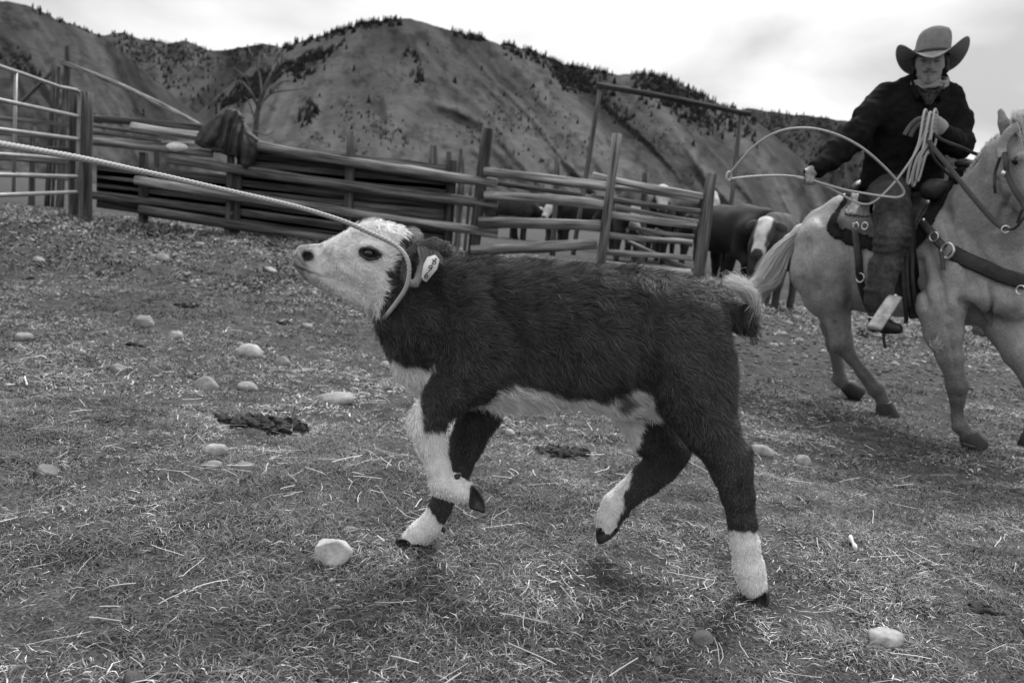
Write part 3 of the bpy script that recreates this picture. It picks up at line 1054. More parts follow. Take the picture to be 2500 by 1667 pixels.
# trunk
P, R = cp([(1070, 800, 112), (1150, 795, 140), (1270, 818, 154), (1400, 824, 150), (1500, 822, 142), (1590, 805, 116), (1670, 795, 90)])
cv.chain(P, R, 0.05, BODY, 0.78, LAT)
P, R = cp([(1100, 860, 105), (1200, 880, 95), (1300, 900, 80)])
cv.chain(P, R, 0.05, BODY, 0.72, LAT)
P, R = cp([(1120, 730, 78), (1180, 720, 68), (1290, 725, 62), (1420, 740, 66), (1560, 752, 72), (1640, 765, 64)])
cv.chain(P, R, 0.03, BODY, 0.7, LAT)
# brisket
P, R = cp([(1012, 845, 62), (1040, 890, 62), (1080, 925, 55)])
cv.chain(P, R, 0.035, BODY, 0.75, LAT)
# flank to belly
P, R = cp([(1470, 960, 42), (1540, 985, 30), (1600, 1000, 22)])
cv.chain(P, R, 0.03, BODY, 1.0)
# neck
P, R = cp([(968, 672, 78), (1000, 715, 90), (1050, 765, 106), (1110, 800, 118)])
cv.chain(P, R, 0.04, BODY, 0.66, LAT)
# head
P, R = cp([(938, 612, 58), (900, 612, 60), (855, 628, 52), (812, 640, 43), (775, 639, 36)])
cv.chain(P, R, 0.02, HEAD, 0.66, LAT)
P, R = cp([(915, 582, 36), (965, 592, 36)])
cv.chain(P, R, 0.02, HEAD, 0.9, LAT)
P, R = cp([(925, 690, 52), (880, 698, 42), (830, 685, 30), (790, 672, 25), (757, 662, 20)])
cv.chain(P, R, 0.022, HEAD, 0.62, LAT)
P, R = cp([(762, 630, 33), (748, 634, 31)])
cv.chain(P, R, 0.012, HEAD, 0.92, LAT)
P, R = cp([(740, 615, 17), (735, 640, 18)])
cv.chain(P, R, 0.012, HEAD, 1.3, LAT)
for s in (-1, 1):                             # brow, cheek, nostril wing
    P, R = cp([(890, 600, 15, s * .046), (918, 612, 15, s * .05)])
    cv.chain(P, R, 0.014, HEAD)
    P, R = cp([(900, 665, 30, s * .030), (850, 655, 16, s * .030)])
    cv.chain(P, R, 0.025, HEAD)
    P, R = cp([(744, 617, 13, s * .020), (764, 628, 11, s * .026)])
    cv.chain(P, R, 0.008, HEAD)
    P, R = cp([(748, 624, 12, s * .032), (756, 629, 11, s * .048)])
    cv.chain(P, R, 0.004, HEAD, sub=True)     # nostril
    P, R = cp([(902, 619, 15, s * .066), (902, 619, 15, s * .075)])
    cv.chain(P, R, 0.008, HEAD, sub=True)     # eye socket
    P, R = cp([(722, 650, 5, s * .044), (760, 664, 5, s * .042), (798, 676, 3, s * .046)])
    cv.chain(P, R, 0.005, HEAD, sub=True)     # mouth line
# near foreleg (lifted)
P, R = cp([(1185, 840, 95, -.055), (1150, 905, 74, -.075), (1100, 958, 54, -.085), (1055, 1005, 43, -.09), (1040, 1040, 41, -.09), (1052, 1085, 36, -.09), (1072, 1140, 31, -.09), (1084, 1180, 34, -.09), (1110, 1194, 30, -.09), (1140, 1203, 27, -.09)])
cv.chain(P[:3], R[:3], 0.03, NF, 0.8, LAT)
cv.chain(P[2:], R[2:], 0.014, NF)
P, R = cp([(1245, 868, 26, -.085), (1185, 905, 34, -.085)])   # point of the elbow
cv.chain(P, R, 0.03, NF)
P, R = cp([(1108, 1165, 9, -.09), (1118, 1160, 6, -.09)])
cv.chain(P, R, 0.012, NF)
# near hind leg (planted)
P, R = cp([(1690, 812, 88, -.05), (1690, 900, 92, -.06), (1700, 970, 84, -.07), (1735, 1050, 66, -.085), (1772, 1112, 52, -.09), (1788, 1150, 49, -.09), (1800, 1205, 41, -.09), (1812, 1275, 34, -.09), (1818, 1330, 33, -.09), (1828, 1385, 36, -.09), (1836, 1418, 32, -.09), (1841, 1436, 31, -.09)])
cv.chain(P[:4], R[:4], 0.035, NH, 0.7, LAT)
cv.chain(P[3:], R[3:], 0.014, NH)
P, R = cp([(1640, 900, 62, -.055), (1600, 900, 45, -.055)])   # stifle
cv.chain(P, R, 0.04, NH, 0.8, LAT)
P, R = cp([(1822, 1098, 14, -.09), (1812, 1130, 20, -.09)])   # point of the hock
cv.chain(P, R, 0.02, NH)
P, R = cp([(1740, 900, 46, -.03), (1742, 960, 40, -.03)])
cv.chain(P, R, 0.03, NH)
P, R = cp([(1024, 1020, 20, -.095), (1030, 1042, 20, -.095)])       # cap of the near knee
cv.chain(P, R, 0.02, NF)
P, R = cp([(1770, 1085, 20, -.105), (1800, 1120, 24, -.10)])         # hock bone
cv.chain(P, R, 0.015, NH)
P, R = cp([(1850, 1395, 9, -.09), (1862, 1402, 7, -.09)])
cv.chain(P, R, 0.012, NH)
P, R = cp([(1520, 1246, 10, .085), (1530, 1254, 7, .085)])
cv.chain(P, R, 0.012, FH)
# tail
P, R = cp([(1650, 728, 26, 0), (1720, 738, 26, 0), (1775, 766, 27, -.005), (1815, 786, 22, -.01), (1830, 778, 15, -.01)])
cv.chain(P, R, 0.02, TAIL)
CVv, CQ, CG = cv.mesh()
CVv = smooth_mesh(CVv, CQ, 3, 0.5)
CN = normals(CVv, CQ)
# soft modelling of ribs, shoulder and loose skin
bump_ = 0.004 * vnoise(CVv, 16, 5) + 0.0035 * vnoise(CVv * np.array([1.6, 1, .5]), 28, 6)
CVv = CVv + CN * (np.where(CG == HEAD, 0.15, np.where(CG == BODY, 1.0, 0.4)) * bump_)[:, None]
CN = normals(CVv, CQ)
def furrow(pts, wid, dep, near_only=True):
    global CVv
    x, y = px_of(CVv)
    d = np.full(len(CVv), 1e9)
    for (x0, y0), (x1, y1) in zip(pts[:-1], pts[1:]):
        t = np.clip(((x - x0) * (x1 - x0) + (y - y0) * (y1 - y0)) / ((x1 - x0) ** 2 + (y1 - y0) ** 2), 0, 1)
        d = np.minimum(d, np.hypot(x - x0 - t * (x1 - x0), y - y0 - t * (y1 - y0)))
    CVv = CVv - CN * (dep * np.exp(-(d / wid) ** 2))[:, None]
furrow([(1190, 700), (1240, 780), (1275, 860), (1270, 915)], 24, 0.016)     # behind the shoulder
furrow([(1040, 690), (1075, 770), (1075, 860)], 24, 0.012)                  # in front of the shoulder
furrow([(1150, 690), (1170, 780), (1175, 860)], 34, -0.010)                 # shoulder blade
furrow([(1590, 745), (1570, 840), (1580, 930)], 26, 0.018)                  # flank hollow
furrow([(1548, 700), (1580, 712)], 20, -0.010)                              # hip bone
furrow([(1400, 780), (1450, 880), (1440, 950)], 40, -0.008)                 # barrel
for x_ in (1300, 1345, 1390, 1435):
    furrow([(x_, 730), (x_ + 22, 830), (x_ + 14, 910)], 11, 0.005)
furrow([(1700, 760), (1735, 830), (1725, 940)], 22, 0.008)
furrow([(1650, 860), (1690, 960), (1740, 1040)], 18, -0.006)
furrow([(1108, 1150), (1092, 1110), (1078, 1075)], 6, 0.005)
furrow([(1805, 1190), (1806, 1250), (1812, 1330)], 6, 0.005)
furrow([(840, 640), (870, 668), (905, 690)], 12, 0.005)                     # cheek
furrow([(800, 610), (850, 618)], 10, -0.003)
CN = normals(CVv, CQ)
cx_, cy_ = px_of(CVv)
off_ = CVv[:, 1] - CD
# ---- markings: white face, brisket, belly, stockings
nz = 7 * vnoise(CVv, 60, 21) + 9 * vnoise(CVv, 25, 22) + 5 * vnoise(CVv * np.array([1.5, 1.5, .6]), 150, 20)
face = [(690, 520), (985, 520), (998, 566), (975, 585), (969, 600), (965, 628), (943, 664), (950, 692), (936, 738), (926, 775), (905, 790), (690, 790)]
brisket = [(930, 862), (968, 878), (990, 898), (1020, 903), (1062, 893), (1050, 930), (1050, 1010), (930, 980)]
belly = [(1040, 1090), (1120, 1012), (1175, 965), (1233, 937), (1293, 945), (1354, 968), (1394, 988), (1447, 990), (1495, 968), (1545, 952), (1578, 956), (1610, 990), (1655, 1040), (1600, 1025), (1560, 1012), (1480, 1036), (1430, 1090), (1200, 1120)]
wht = np.full(len(CVv), -50.0)
w_face = in_poly(cx_, cy_, face) + 0.5 * nz
w_bris = in_poly(cx_, cy_, brisket) + nz
w_bel = in_poly(cx_, cy_, belly) + nz
wht = np.where(CG == HEAD, w_face, wht)
bodyish = (CG == BODY) | (CG == EAR)
wht = np.where(bodyish, np.maximum(np.maximum(np.where(cx_ < 985, w_face, -50), w_bris), w_bel), wht)
# the underline between the legs stays white on both sides of the midline
under = (CG == BODY) & (CN[:, 2] < -0.75) & (cy_ > 930)
wht = np.where(under, np.maximum(wht, 20), wht)
wht = np.where(CG == NF, np.maximum(cy_ - 1052 + 0.10 * (1045 - cx_) + nz, 16 - (cx_ - (1008 + (cy_ - 970) * 0.12)) + 0 * nz - np.where(cy_ < 965, 200, 0)), wht)
wht = np.where(CG == FF, (cy_ - 1250) - 1.1 * (cx_ - 1052) + nz, wht)
wht = np.where(CG == NH, cy_ - 1302 + 0.25 * (cx_ - 1815) * np.where(cx_ > 1815, 1, -0.4) + nz, wht)
wht = np.where(CG == FH, np.maximum((1532 - cx_) + 0.25 * (1190 - cy_) + nz, np.where((cy_ < 1015), in_poly(cx_, cy_, belly) + nz, -50)), wht)
wf = sm(-3.5, 3.5, wht)
dark = 0.034 + 0.011 * vnoise(CVv, 9, 23) + 0.010 * vnoise(CVv, 40, 24)
white = 0.76 + 0.07 * vnoise(CVv, 22, 25)
tone = dark + (white - dark) * wf
# dark eye ring, muzzle freckles, throat patch
eye_d = np.hypot((cx_ - 906) / 30.0, (cy_ - 621 - 0.18 * (cx_ - 906)) / 19.0)
hd = CG == HEAD
tone = np.where(hd, tone * (1 - 0.93 * (1 - sm(0.75, 1.15, eye_d + 0.12 * vnoise(CVv, 90, 26)))), tone)
mz = 1 - sm(0, 42, cx_ - 752 + 0.30 * (cy_ - 600) + 8 * vnoise(CVv, 70, 29))
tone = np.where(hd, tone * (1 - 0.80 * mz * np.clip(0.75 + 0.45 * vnoise(CVv, 190, 27), 0, 1)), tone)
chin = (1 - sm(0, 26, np.abs(cy_ - 690 - 0.45 * (cx_ - 760)))) * (1 - sm(780, 860, cx_))
tone = np.where(hd, tone * (1 - 0.45 * chin), tone)
tone = np.where(hd, tone * (1 - 0.35 * sm(0.1, 0.6, vnoise(CVv, 55, 28)) * (1 - sm(790, 850, cx_))), tone)
def near_line(pts):
    d = np.full(len(cx_), 1e9)
    for (x0, y0), (x1, y1) in zip(pts[:-1], pts[1:]):
        t = np.clip(((cx_ - x0) * (x1 - x0) + (cy_ - y0) * (y1 - y0)) / ((x1 - x0) ** 2 + (y1 - y0) ** 2), 0, 1)
        d = np.minimum(d, np.hypot(cx_ - x0 - t * (x1 - x0), cy_ - y0 - t * (y1 - y0)))
    return d
mouth = near_line([(718, 648), (735, 655), (762, 666), (798, 676)])
tone = np.where(hd, tone * (1 - 0.7 * (1 - sm(1.0, 5.0, mouth)) * (1 - 0.6 * sm(760, 800, cx_))), tone)
nost = np.hypot((cx_ - 752) / 16.0, (cy_ - 626) / 14.0)
tone = np.where(hd, tone * (1 - 0.95 * (1 - sm(0.7, 1.15, nost))), tone)
tone = np.where(hd | (CG == BODY), tone * (1 - 0.9 * (1 - sm(0.7, 1.2, np.hypot((cx_ - 897) / 26, (cy_ - 770) / 15)))), tone)
spot_ = np.hypot((cx_ - 1524) / 26, (cy_ - 982) / 18)
tone = np.where(CG == BODY, tone * (1 - 0.9 * (1 - sm(0.7, 1.2, spot_))), tone)
tone = np.clip(tone, 0.012, 0.85)
CTONE = tone

calf = empty('calf', (0.35, CD, 0.0), 'shaggy dark calf with white face and stockings being roped', 'calf')
calf_body = obj('body', CVv, CQ, M['skin_under'], calf, tone=np.where(wf > 0.5, tone * 0.8, tone * 0.8))

# ---- coat
hl = np.select([CG == HEAD, CG == NF, CG == FF, CG == NH, CG == FH, CG == TAIL], [0.011, 0.020, 0.018, 0.020, 0.018, 0.026], 0.026)
hl = hl * np.where((CG != HEAD) & (CG != BODY) & (CG != TAIL), 1 - 0.55 * sm(1000, 1150, cy_), 1)
hl = np.where(hd & (cy_ < 580) & (cx_ > 850), 0.020, hl)                       # curly poll
hl = np.where(hd & (cx_ < 780), 0.004, hl)
hl = np.where((eye_d < 1.0) & hd, 0.003, hl)
hl = np.where(hd & ((mouth < 7) | (nost < 1.2)), 0.003, hl)
hl = np.where(bodyish & (w_bel > 0), 0.034, hl)
hl = np.where(bodyish & (cx_ > 1000), hl * (1 + 0.45 * (1 - sm(680, 780, cy_))), hl)
hl = hl * np.where(bodyish, 1 + 0.35 * vnoise(CVv, 30, 64), 1)
def calf_comb(P, N):
    x, y = px_of(P)
    D = np.zeros_like(P)
    D[:, 0] = 1.0                              # the coat lies backwards
    D[:, 2] = -0.55
    up = sm(600, 690, y)
    leg = sm(960, 1080, y)
    D[:, 0] = np.where(x < 985, 0.75, 1.0) * (1 - 0.75 * leg)
    D[:, 2] = -0.35 - 0.9 * leg - 0.35 * sm(760, 900, y)
    D[:, 0] += 0.35 * vnoise(P, 7, 61)
    D[:, 2] += 0.45 * vnoise(P, 7, 62) + 0.25 * vnoise(P, 18, 63)
    return D
far_side = (off_ > 0.06) & ((CG == BODY) | (CG == HEAD) | (CG == NF) | (CG == NH))
kp = hl > 0.0035
hv, ht, htn, hn = hairs(CVv, CQ, CN, FUR_N, hl, calf_comb, 0.00055, 0.46, 0.75, 34, 3, keep=kp, tone=CTONE * 1.15, curl=0.45)
fur = obj('coat', hv, ht, M['fur'], calf, tone=np.clip(htn, 0.008, 0.8))
fur['kind'] = 'stuff'

# ---- ears: cupped leaf shapes built as thick shells
def ear_shell(rows, thick, name, tone_in, tone_out):
    """rows: list of lists of (px,py,off): a grid from base to tip"""
    G = np.array([[at(p[0], p[1], CD + p[2]) for p in row] for row in rows])
    G = np.stack([spline(g, 13) for g in G])
    G = np.stack([spline(G[:, j], 16) for j in range(G.shape[1])], 1)
    n, m = G.shape[:2]
    V = G.reshape(-1, 3)
    I = np.arange(n * m).reshape(n, m)
    Q = np.stack([I[:-1, :-1], I[:-1, 1:], I[1:, 1:], I[1:, :-1]], -1).reshape(-1, 4)
    N = normals(V, Q)
    Vs, Qs = solidify(V, Q, N, thick)
    tn = np.concatenate([np.full(len(V), tone_out), np.full(len(V), tone_in)])
    o = obj(name, Vs, Qs, M['skin_under'], calf, tone=tn)
    Ns = normals(Vs, Qs)
    L = np.full(len(Vs), 0.012)
    def ec(P, Nn):
        D = np.zeros_like(P); D[:, 0] = 1; D[:, 2] = -0.1
        return D
    a, b, c, d = hairs(Vs, Qs, Ns, 5000, L, ec, 0.0005, 0.5, 0.4, 60, 9, tone=tn * 1.2)
    h = obj('ear_hair', a, b, M['fur'], o, tone=c)
    h['kind'] = 'stuff'
    return o
# near ear: a cupped ear opening towards the viewer; thick furred upper flap running back to the tip, lower rim curling in a U
ev = Vol(at(975, 705, CD - 0.09) - np.array([0.02, 0.08, 0.02]), at(1115, 575, CD - 0.09) + np.array([0.02, 0.08, 0.02]), 0.0032)
def ec_(nodes, k, gid, sq=1.0):
    P, R = cp(nodes)
    ev.chain(P, R, k, gid, sq, LAT)
ec_([(998, 622, 13, -.070), (1026, 601, 13, -.095), (1060, 594, 13, -.118), (1088, 604, 12, -.120), (1101, 617, 7, -.115)], 0.006, 1, 0.6)
ec_([(1080, 622, 9, -.100), (1096, 620, 9, -.108)], 0.008, 1, 0.5)
ec_([(1000, 632, 10, -.062), (1006, 660, 14, -.060), (1008, 676, 12, -.064)], 0.008, 2, 0.35)      # hollow of the ear
ec_([(1030, 618, 12, -.078), (1062, 618, 12, -.090), (1080, 616, 8, -.10)], 0.008, 2, 0.35)
ec_([(1000, 622, 8, -.075), (988, 648, 7, -.088), (987, 676, 8, -.098), (997, 691, 8.5, -.104)], 0.004, 1)
ec_([(997, 691, 8.5, -.104), (1013, 691, 8, -.104), (1022, 676, 7, -.098), (1026, 655, 6, -.090), (1032, 636, 6, -.085)], 0.004, 3)
EV, EQ, EG = ev.mesh()
EV = smooth_mesh(EV, EQ, 1)
EN = normals(EV, EQ)
et = np.select([EG == 1, EG == 2], [0.050, 0.035], 0.30) * (1 + 0.3 * vnoise(EV, 60, 3))
near_ear = obj('ear', EV, EQ, M['skin_under'], calf, tone=et)
def ecomb(P, N):
    D = np.zeros_like(P); D[:, 0] = 0.9; D[:, 2] = -0.35
    return D
a_, b_, c_, d_ = hairs(EV, EQ, EN, 9000, np.where(EG == 2, 0.010, 0.008), ecomb, 0.00045, 0.5, 0.4, 60, 9, tone=et * np.where(EG == 1, 2.6, 1.2))  # flap hair toned paler, painting in the lit upper rim
h = obj('ear_hair', a_, b_, M['fur'], near_ear, tone=np.clip(c_, 0.01, 0.6))
h['kind'] = 'stuff'
def in_hair(r):
    k = r.normal(0, 1, 4)
    x0 = 1018 + 50 * r.random()
    q = spline(np.array([(x0, 606 + 3 * k[0]), (x0 + 6 + 3 * k[1], 622 + 3 * k[2]), (x0 + 12 + 7 * k[3], 634 + 8 * r.random())]), 5)
    return at(q[:, 0], q[:, 1], CD - 0.112 - 0.008 * r.random())
strand_jobs = [(in_hair, near_ear)]
# far ear: only its rounded tip shows above the poll
ear_shell([[(975, 590, .060), (985, 600, .055), (992, 612, .060)],
           [(992, 562, .085), (1000, 585, .075), (1004, 605, .085)],
           [(1012, 562, .110), (1015, 580, .095), (1012, 598, .105)],
           [(1022, 575, .120), (1023, 583, .115), (1020, 592, .118)]], 0.006, 'ear', 0.25, 0.09)

# ---- eyes
def ball(c, r, n=16, m=10, sc=(1, 1, 1)):
    V, fs = [], []
    for i in range(m + 1):
        th = math.pi * i / m
        for j in range(n):
            a = 2 * math.pi * j / n
            V.append((math.sin(th) * math.cos(a) * sc[0], math.sin(th) * math.sin(a) * sc[1], math.cos(th) * sc[2]))
    for i in range(m):
        for j in range(n):
            fs.append((i * n + j, (i + 1) * n + j, (i + 1) * n + (j + 1) % n, i * n + (j + 1) % n))
    return np.array(V) * r + np.asarray(c), fs
for s in (-1, 1):
    V, f = ball(at(902, 619, CD + s * 0.050), 0.0165)
    obj('eye', V, f, M['eye'], calf)
    # lids: a dark rim above and below the ball
    for dy, yy in ((-1, 0), (1, 0)):
        P = np.array([at(902 + 24 * math.cos(a), 619 + dy * 13 * math.sin(a) + 4.5 * math.cos(a), CD + s * (0.056 + 0.008 * math.sin(a))) for a in np.linspace(0.05, math.pi - 0.05, 12)])
        V, f, uv = tube(P, 0.0032, 6)
        obj('eyelid', V, f, M['hoof'], calf)

# ---- cloven hooves: a side outline with thickness, rounded towards the outer faces, two claws each
def hoof(outline, off, half=0.024):
    o2 = np.array(outline, float)
    cen = o2.mean(0)
    m = 28
    q = spline(o2, m, closed=True)
    for s in (-1, 1):
        rows = []
        for u, sc_ in ((0.04, 0.90), (0.10, 0.99), (0.5, 1.0), (0.85, 0.93), (1.0, 0.80)):
            w = cen + (q - cen) * sc_
            rows.append(at(w[:, 0], w[:, 1], CD + off + s * half * u))
        V = np.concatenate(rows)
        n = len(rows)
        fs = [(i * m + j, i * m + (j + 1) % m, (i + 1) * m + (j + 1) % m, (i + 1) * m + j) for i in range(n - 1) for j in range(m)]
        fs += [tuple(range(m)), tuple((n - 1) * m + j for j in range(m))[::-1]]
        if s < 0:
            fs = [f[::-1] for f in fs]
        obj('hoof', V, fs, M['hoof'], calf)
hoof([(1150, 1184), (1170, 1200), (1183, 1226), (1183, 1252), (1166, 1247), (1145, 1236)], -.09, 0.030)
hoof([(966, 1314), (992, 1316), (1036, 1332), (1034, 1346), (1004, 1352), (976, 1340)], .08, 0.028)
hoof([(1456, 1290), (1484, 1287), (1513, 1288), (1503, 1304), (1483, 1320), (1460, 1327)], .085, 0.027)
hoof([(1806, 1456), (1830, 1462), (1856, 1454), (1877, 1440), (1876, 1478), (1856, 1499), (1828, 1502), (1811, 1484)], -.09, 0.036)

for (x0, y0), (x1, y1), o_ in (((1856, 1400), (1868, 1410), -.09), ((1526, 1250), (1534, 1262), .085), ((1112, 1166), (1124, 1158), -.09), ((1078, 1288), (1086, 1298), .08)):
    for s_ in (-1, 1):
        P = np.array([at(x0, y0, CD + o_ + s_ * .012), at((x0 + x1) / 2, (y0 + y1) / 2, CD + o_ + s_ * .013), at(x1, y1, CD + o_ + s_ * .013)])
        V, f, uv = tube(P, np.array([.007, .0075, .003]), 8)
        obj('dewclaw', V, f, M['hoof'], calf)

# ---- ear tag 698 (hangs from the near ear)
tg = [(1043, 628), (1062, 622), (1073, 634), (1067, 657), (1041, 689), (1034, 685), (1029, 675), (1034, 645)]
TGD = CD - 0.145
Vf = np.array([at(x, y, TGD) for x, y in tg])
n = len(tg)
Vt = np.concatenate([Vf, Vf + np.array([0, 0.002, 0])])
fs = [tuple(range(n))[::-1], tuple(range(n, 2 * n))] + [(i, (i + 1) % n, (i + 1) % n + n, i + n) for i in range(n)]
M['tag'] = mat('plastic_tag', 0.72, 0.45, nscale=80, ncon=0.06)
M['ink'] = mat('black_ink', 0.012, 0.7)
tag = obj('ear_tag', Vt, fs, M['tag'], calf, smooth=False)
tag['label'] = 'white plastic ear tag numbered 698'
# figures as raised ink strokes, in tag coordinates (u across, v up the tag)
def stroke(pts, org, ux, vy, w, closed=False):
    P = np.array([at(org[0] + ux[0] * u + vy[0] * v, org[1] + ux[1] * u + vy[1] * v, TGD - 0.0012) for u, v in pts])
    P = spline(P, 4 * len(P), closed)
    return tube(P, w, 5, closed=closed, flat=0.35, udir=(1, 0, 0.4))
six = [(0.85, 0.95), (0.4, 0.8), (0.12, 0.4), (0.15, 0.12), (0.45, 0.0), (0.8, 0.12), (0.85, 0.35), (0.55, 0.5), (0.2, 0.35)]
nine = [(0.15, 0.05), (0.6, 0.2), (0.88, 0.6), (0.85, 0.88), (0.55, 1.0), (0.2, 0.88), (0.15, 0.65), (0.45, 0.5), (0.8, 0.65)]
eight = [(0.5, 0.52), (0.82, 0.7), (0.8, 0.92), (0.5, 1.0), (0.2, 0.92), (0.18, 0.7), (0.5, 0.52), (0.85, 0.32), (0.85, 0.1), (0.5, 0.0), (0.15, 0.1), (0.15, 0.32)]
# the figures read up the hanging tag: each stands on the line running from its tip to its shoulder
for g, (ox, oy) in (('6', (1034.5, 680)), ('9', (1044, 663)), ('8', (1054, 646))):
    pts = {'6': six, '9': nine, '8': eight}[g]
    V, f, uv = stroke(pts, (ox, oy), (11, -1.5), (2, -14), 0.0011, closed=(g == '8'))
    obj('numeral', V, f, M['ink'], tag)
V, f = ball(at(1058, 632, TGD - 0.002), 0.0035)
obj('stud', V, f, M['tag'], tag)

# ---- tail switch: long hair curling up and over
def strands(roots, path_fn, n, wid, tone_fn, seed, segs=8):
    """n ribbons; path_fn(u in 0..1, jitter) -> segs+1 points"""
    r = np.random.default_rng(seed)
    V, T, tn, o = [], [], [], 0
    for i in range(n):
        P = path_fn(r)
        m = len(P)
        d = np.gradient(P, axis=0)
        sd = np.cross(d, r.normal(size=3))
        sd /= np.linalg.norm(sd, axis=1)[:, None] + 1e-9
        w = wid * r.uniform(0.6, 1.3) * np.linspace(1.0, 0.25, m)[:, None]
        V.append(np.stack([P - sd * w, P + sd * w], 1).reshape(-1, 3))
        k = 2 * np.arange(m - 1)[:, None] + o
        T.append(np.concatenate([k + np.array([[0, 1, 3]]), k + np.array([[0, 3, 2]])]))
        t = tone_fn(r, np.linspace(0, 1, m))
        tn.append(np.repeat(t, 2))
        o += 2 * m
    return np.concatenate(V), np.concatenate(T), np.concatenate(tn)
for fn_, par_ in strand_jobs:
    V, T, tn = strands(None, fn_, 260, 0.0006, lambda r, u: 0 * u + r.uniform(0.15, 0.42), 21)
    o = obj('inner_hair', V, T, M['fur'], par_, tone=tn)
    o['kind'] = 'stuff'
def sw_path(r):
    u = r.random()
    x0, y0 = 1812 + 26 * r.random(), 802 - 60 * r.random()
    k = r.normal(0, 1, 4)
    lam = r.uniform(0.45, 1.0)
    pts = np.array([(x0, y0), (1842 + 5 * k[0], 765 + 8 * k[1]), (1832 + 9 * k[2], 722 + 8 * k[1]), (1800 + 12 * k[3], 690 + 10 * k[0]), (1752 + 10 * k[1], 676 + 12 * k[2])])
    q = spline(pts, 9)
    q = q[: max(4, int(9 * lam))]
    return at(q[:, 0], q[:, 1], CD - 0.015 + 0.018 * k[1] + 0.02 * np.linspace(0, 1, len(q)) * k[3])
def sw_tone(r, u):
    d = r.uniform(0.02, 0.05)
    return d + (r.uniform(0.45, 0.7) - d) * sm(0.15, 0.55, u * (0.6 + 0.8 * r.random()))
V, T, tn = strands(None, sw_path, 2600, 0.0007, sw_tone, 5)
o = obj('tail_switch', V, T, M['fur'], calf, tone=tn)
o['kind'] = 'stuff'
def sw2(r):
    k = r.normal(0, 1, 4)
    a = r.random()
    x0, y0 = 1790 + 40 * a, 760 + 30 * a + 12 * k[0]
    q = spline(np.array([(x0, y0), (x0 + 14 + 5 * k[1], y0 + 14), (x0 + 22 + 9 * k[2], y0 + 30 + 8 * k[3])]), 5)
    return at(q[:, 0], q[:, 1], CD - 0.012 + 0.014 * k[1])
V, T, tn = strands(None, sw2, 900, 0.0007, lambda r, u: 0 * u + r.uniform(0.015, 0.04), 6)
o = obj('tail_tuft', V, T, M['fur'], calf, tone=tn)
o['kind'] = 'stuff'

# ================================================================ the catch rope on the calf
def rope_mesh(P, r, lay=0.030, strands_=3, sides=18, closed=False, depth=0.16):
    """laid rope: lobed section that turns along its length"""
    P = np.asarray(P, float)
    ln = np.concatenate([[0], np.cumsum(np.linalg.norm(np.diff(P, axis=0), axis=1))])
    n = max(12, int(ln[-1] / (lay / 18)))
    s = np.linspace(0, ln[-1], n)
    Q = np.stack([np.interp(s, ln, P[:, k]) for k in range(3)], -1)
    def rf(l, a):
        ph = strands_ * (a + 2 * math.pi * l / lay)
        return 1 - depth * (1 - np.abs(np.cos(ph / 2)) ** 0.7) + 0.012 * np.sin(31 * a + l * 2000)
    return tube(Q, r, sides, closed=closed, rfun=rf)
rp = [(-90, 335, 1.22), (0, 352, 1.30), (105, 370, 1.39), (210, 389, 1.48), (316, 412, 1.57), (421, 435, 1.65), (526, 459, 1.72), (666, 491, 1.81), (746, 511, 1.86), (841, 541, 1.905), (900, 567, 1.925), (940, 585, 1.930), (969, 602, 1.935), (988, 621, 1.93), (998, 645, 1.925), (998, 675, 1.925), (990, 705, 1.93), (969, 737, 1.945), (945, 768, 1.965), (932, 783, 2.0), (928, 786, 2.05), (935, 765, 2.11), (960, 715, 2.15), (985, 660, 2.15), (990, 610, 2.12), (985, 575, 2.08), (982, 585, 2.06)]
P = np.array([at(*p) for p in rp])
P = spline(P, 360)
V, f, uv = rope_mesh(P, 0.0060, depth=0.34)
rope = obj('catch_rope', V, f, M['rope'], uv=uv, loc=at(975, 600, 1.94))
props(rope, 'pale taut lariat running from the left edge and noosed round the calf\'s neck', 'rope')
# ================================================================ the horse
def hp(nodes):
    """(px, py, r_px, distance) -> points, radii in metres"""
    A = np.array(nodes, float)
    return at(A[:, 0], A[:, 1], A[:, 3]), A[:, 2] * A[:, 3] / F
# body axis: rump far-left, chest near-right
_a, _b = at(2020, 600, 5.2), at(2430, 640, 4.25)
HAX = np.array([_b[0] - _a[0], _b[1] - _a[1], 0.0]); HAX /= np.linalg.norm(HAX)
HLAT = np.array([HAX[1], -HAX[0], 0.0])            # towards the viewer's side
HLAT = HLAT if HLAT[1] < 0 else -HLAT
hv_ = Vol((1.55, 3.3, -0.12), (3.1, 6.0, 1.75), 0.0115)
HB, HNECK, HHEAD, HNF, HFF, HNH, HFH = range(1, 8)
# far legs
P, R = hp([(2010, 640, 62, 5.45), (2030, 740, 38, 5.50), (2030, 800, 22, 5.50), (2034, 838, 17, 5.48), (2045, 890, 14, 5.46), (2052, 928, 18, 5.44), (2068, 948, 15, 5.40)])
hv_.chain(P, R, 0.03, HFH)
P, R = hp([(2012, 796, 9, 5.50), (2030, 815, 16, 5.50)])
hv_.chain(P, R, 0.02, HFH)
P, R = hp([(2440, 700, 68, 4.20), (2458, 790, 50, 4.15), (2490, 862, 37, 4.05), (2530, 930, 28, 3.95), (2535, 990, 18, 4.00), (2530, 1035, 20, 4.06), (2520, 1058, 17, 4.10)])
hv_.chain(P, R, 0.035, HFF)
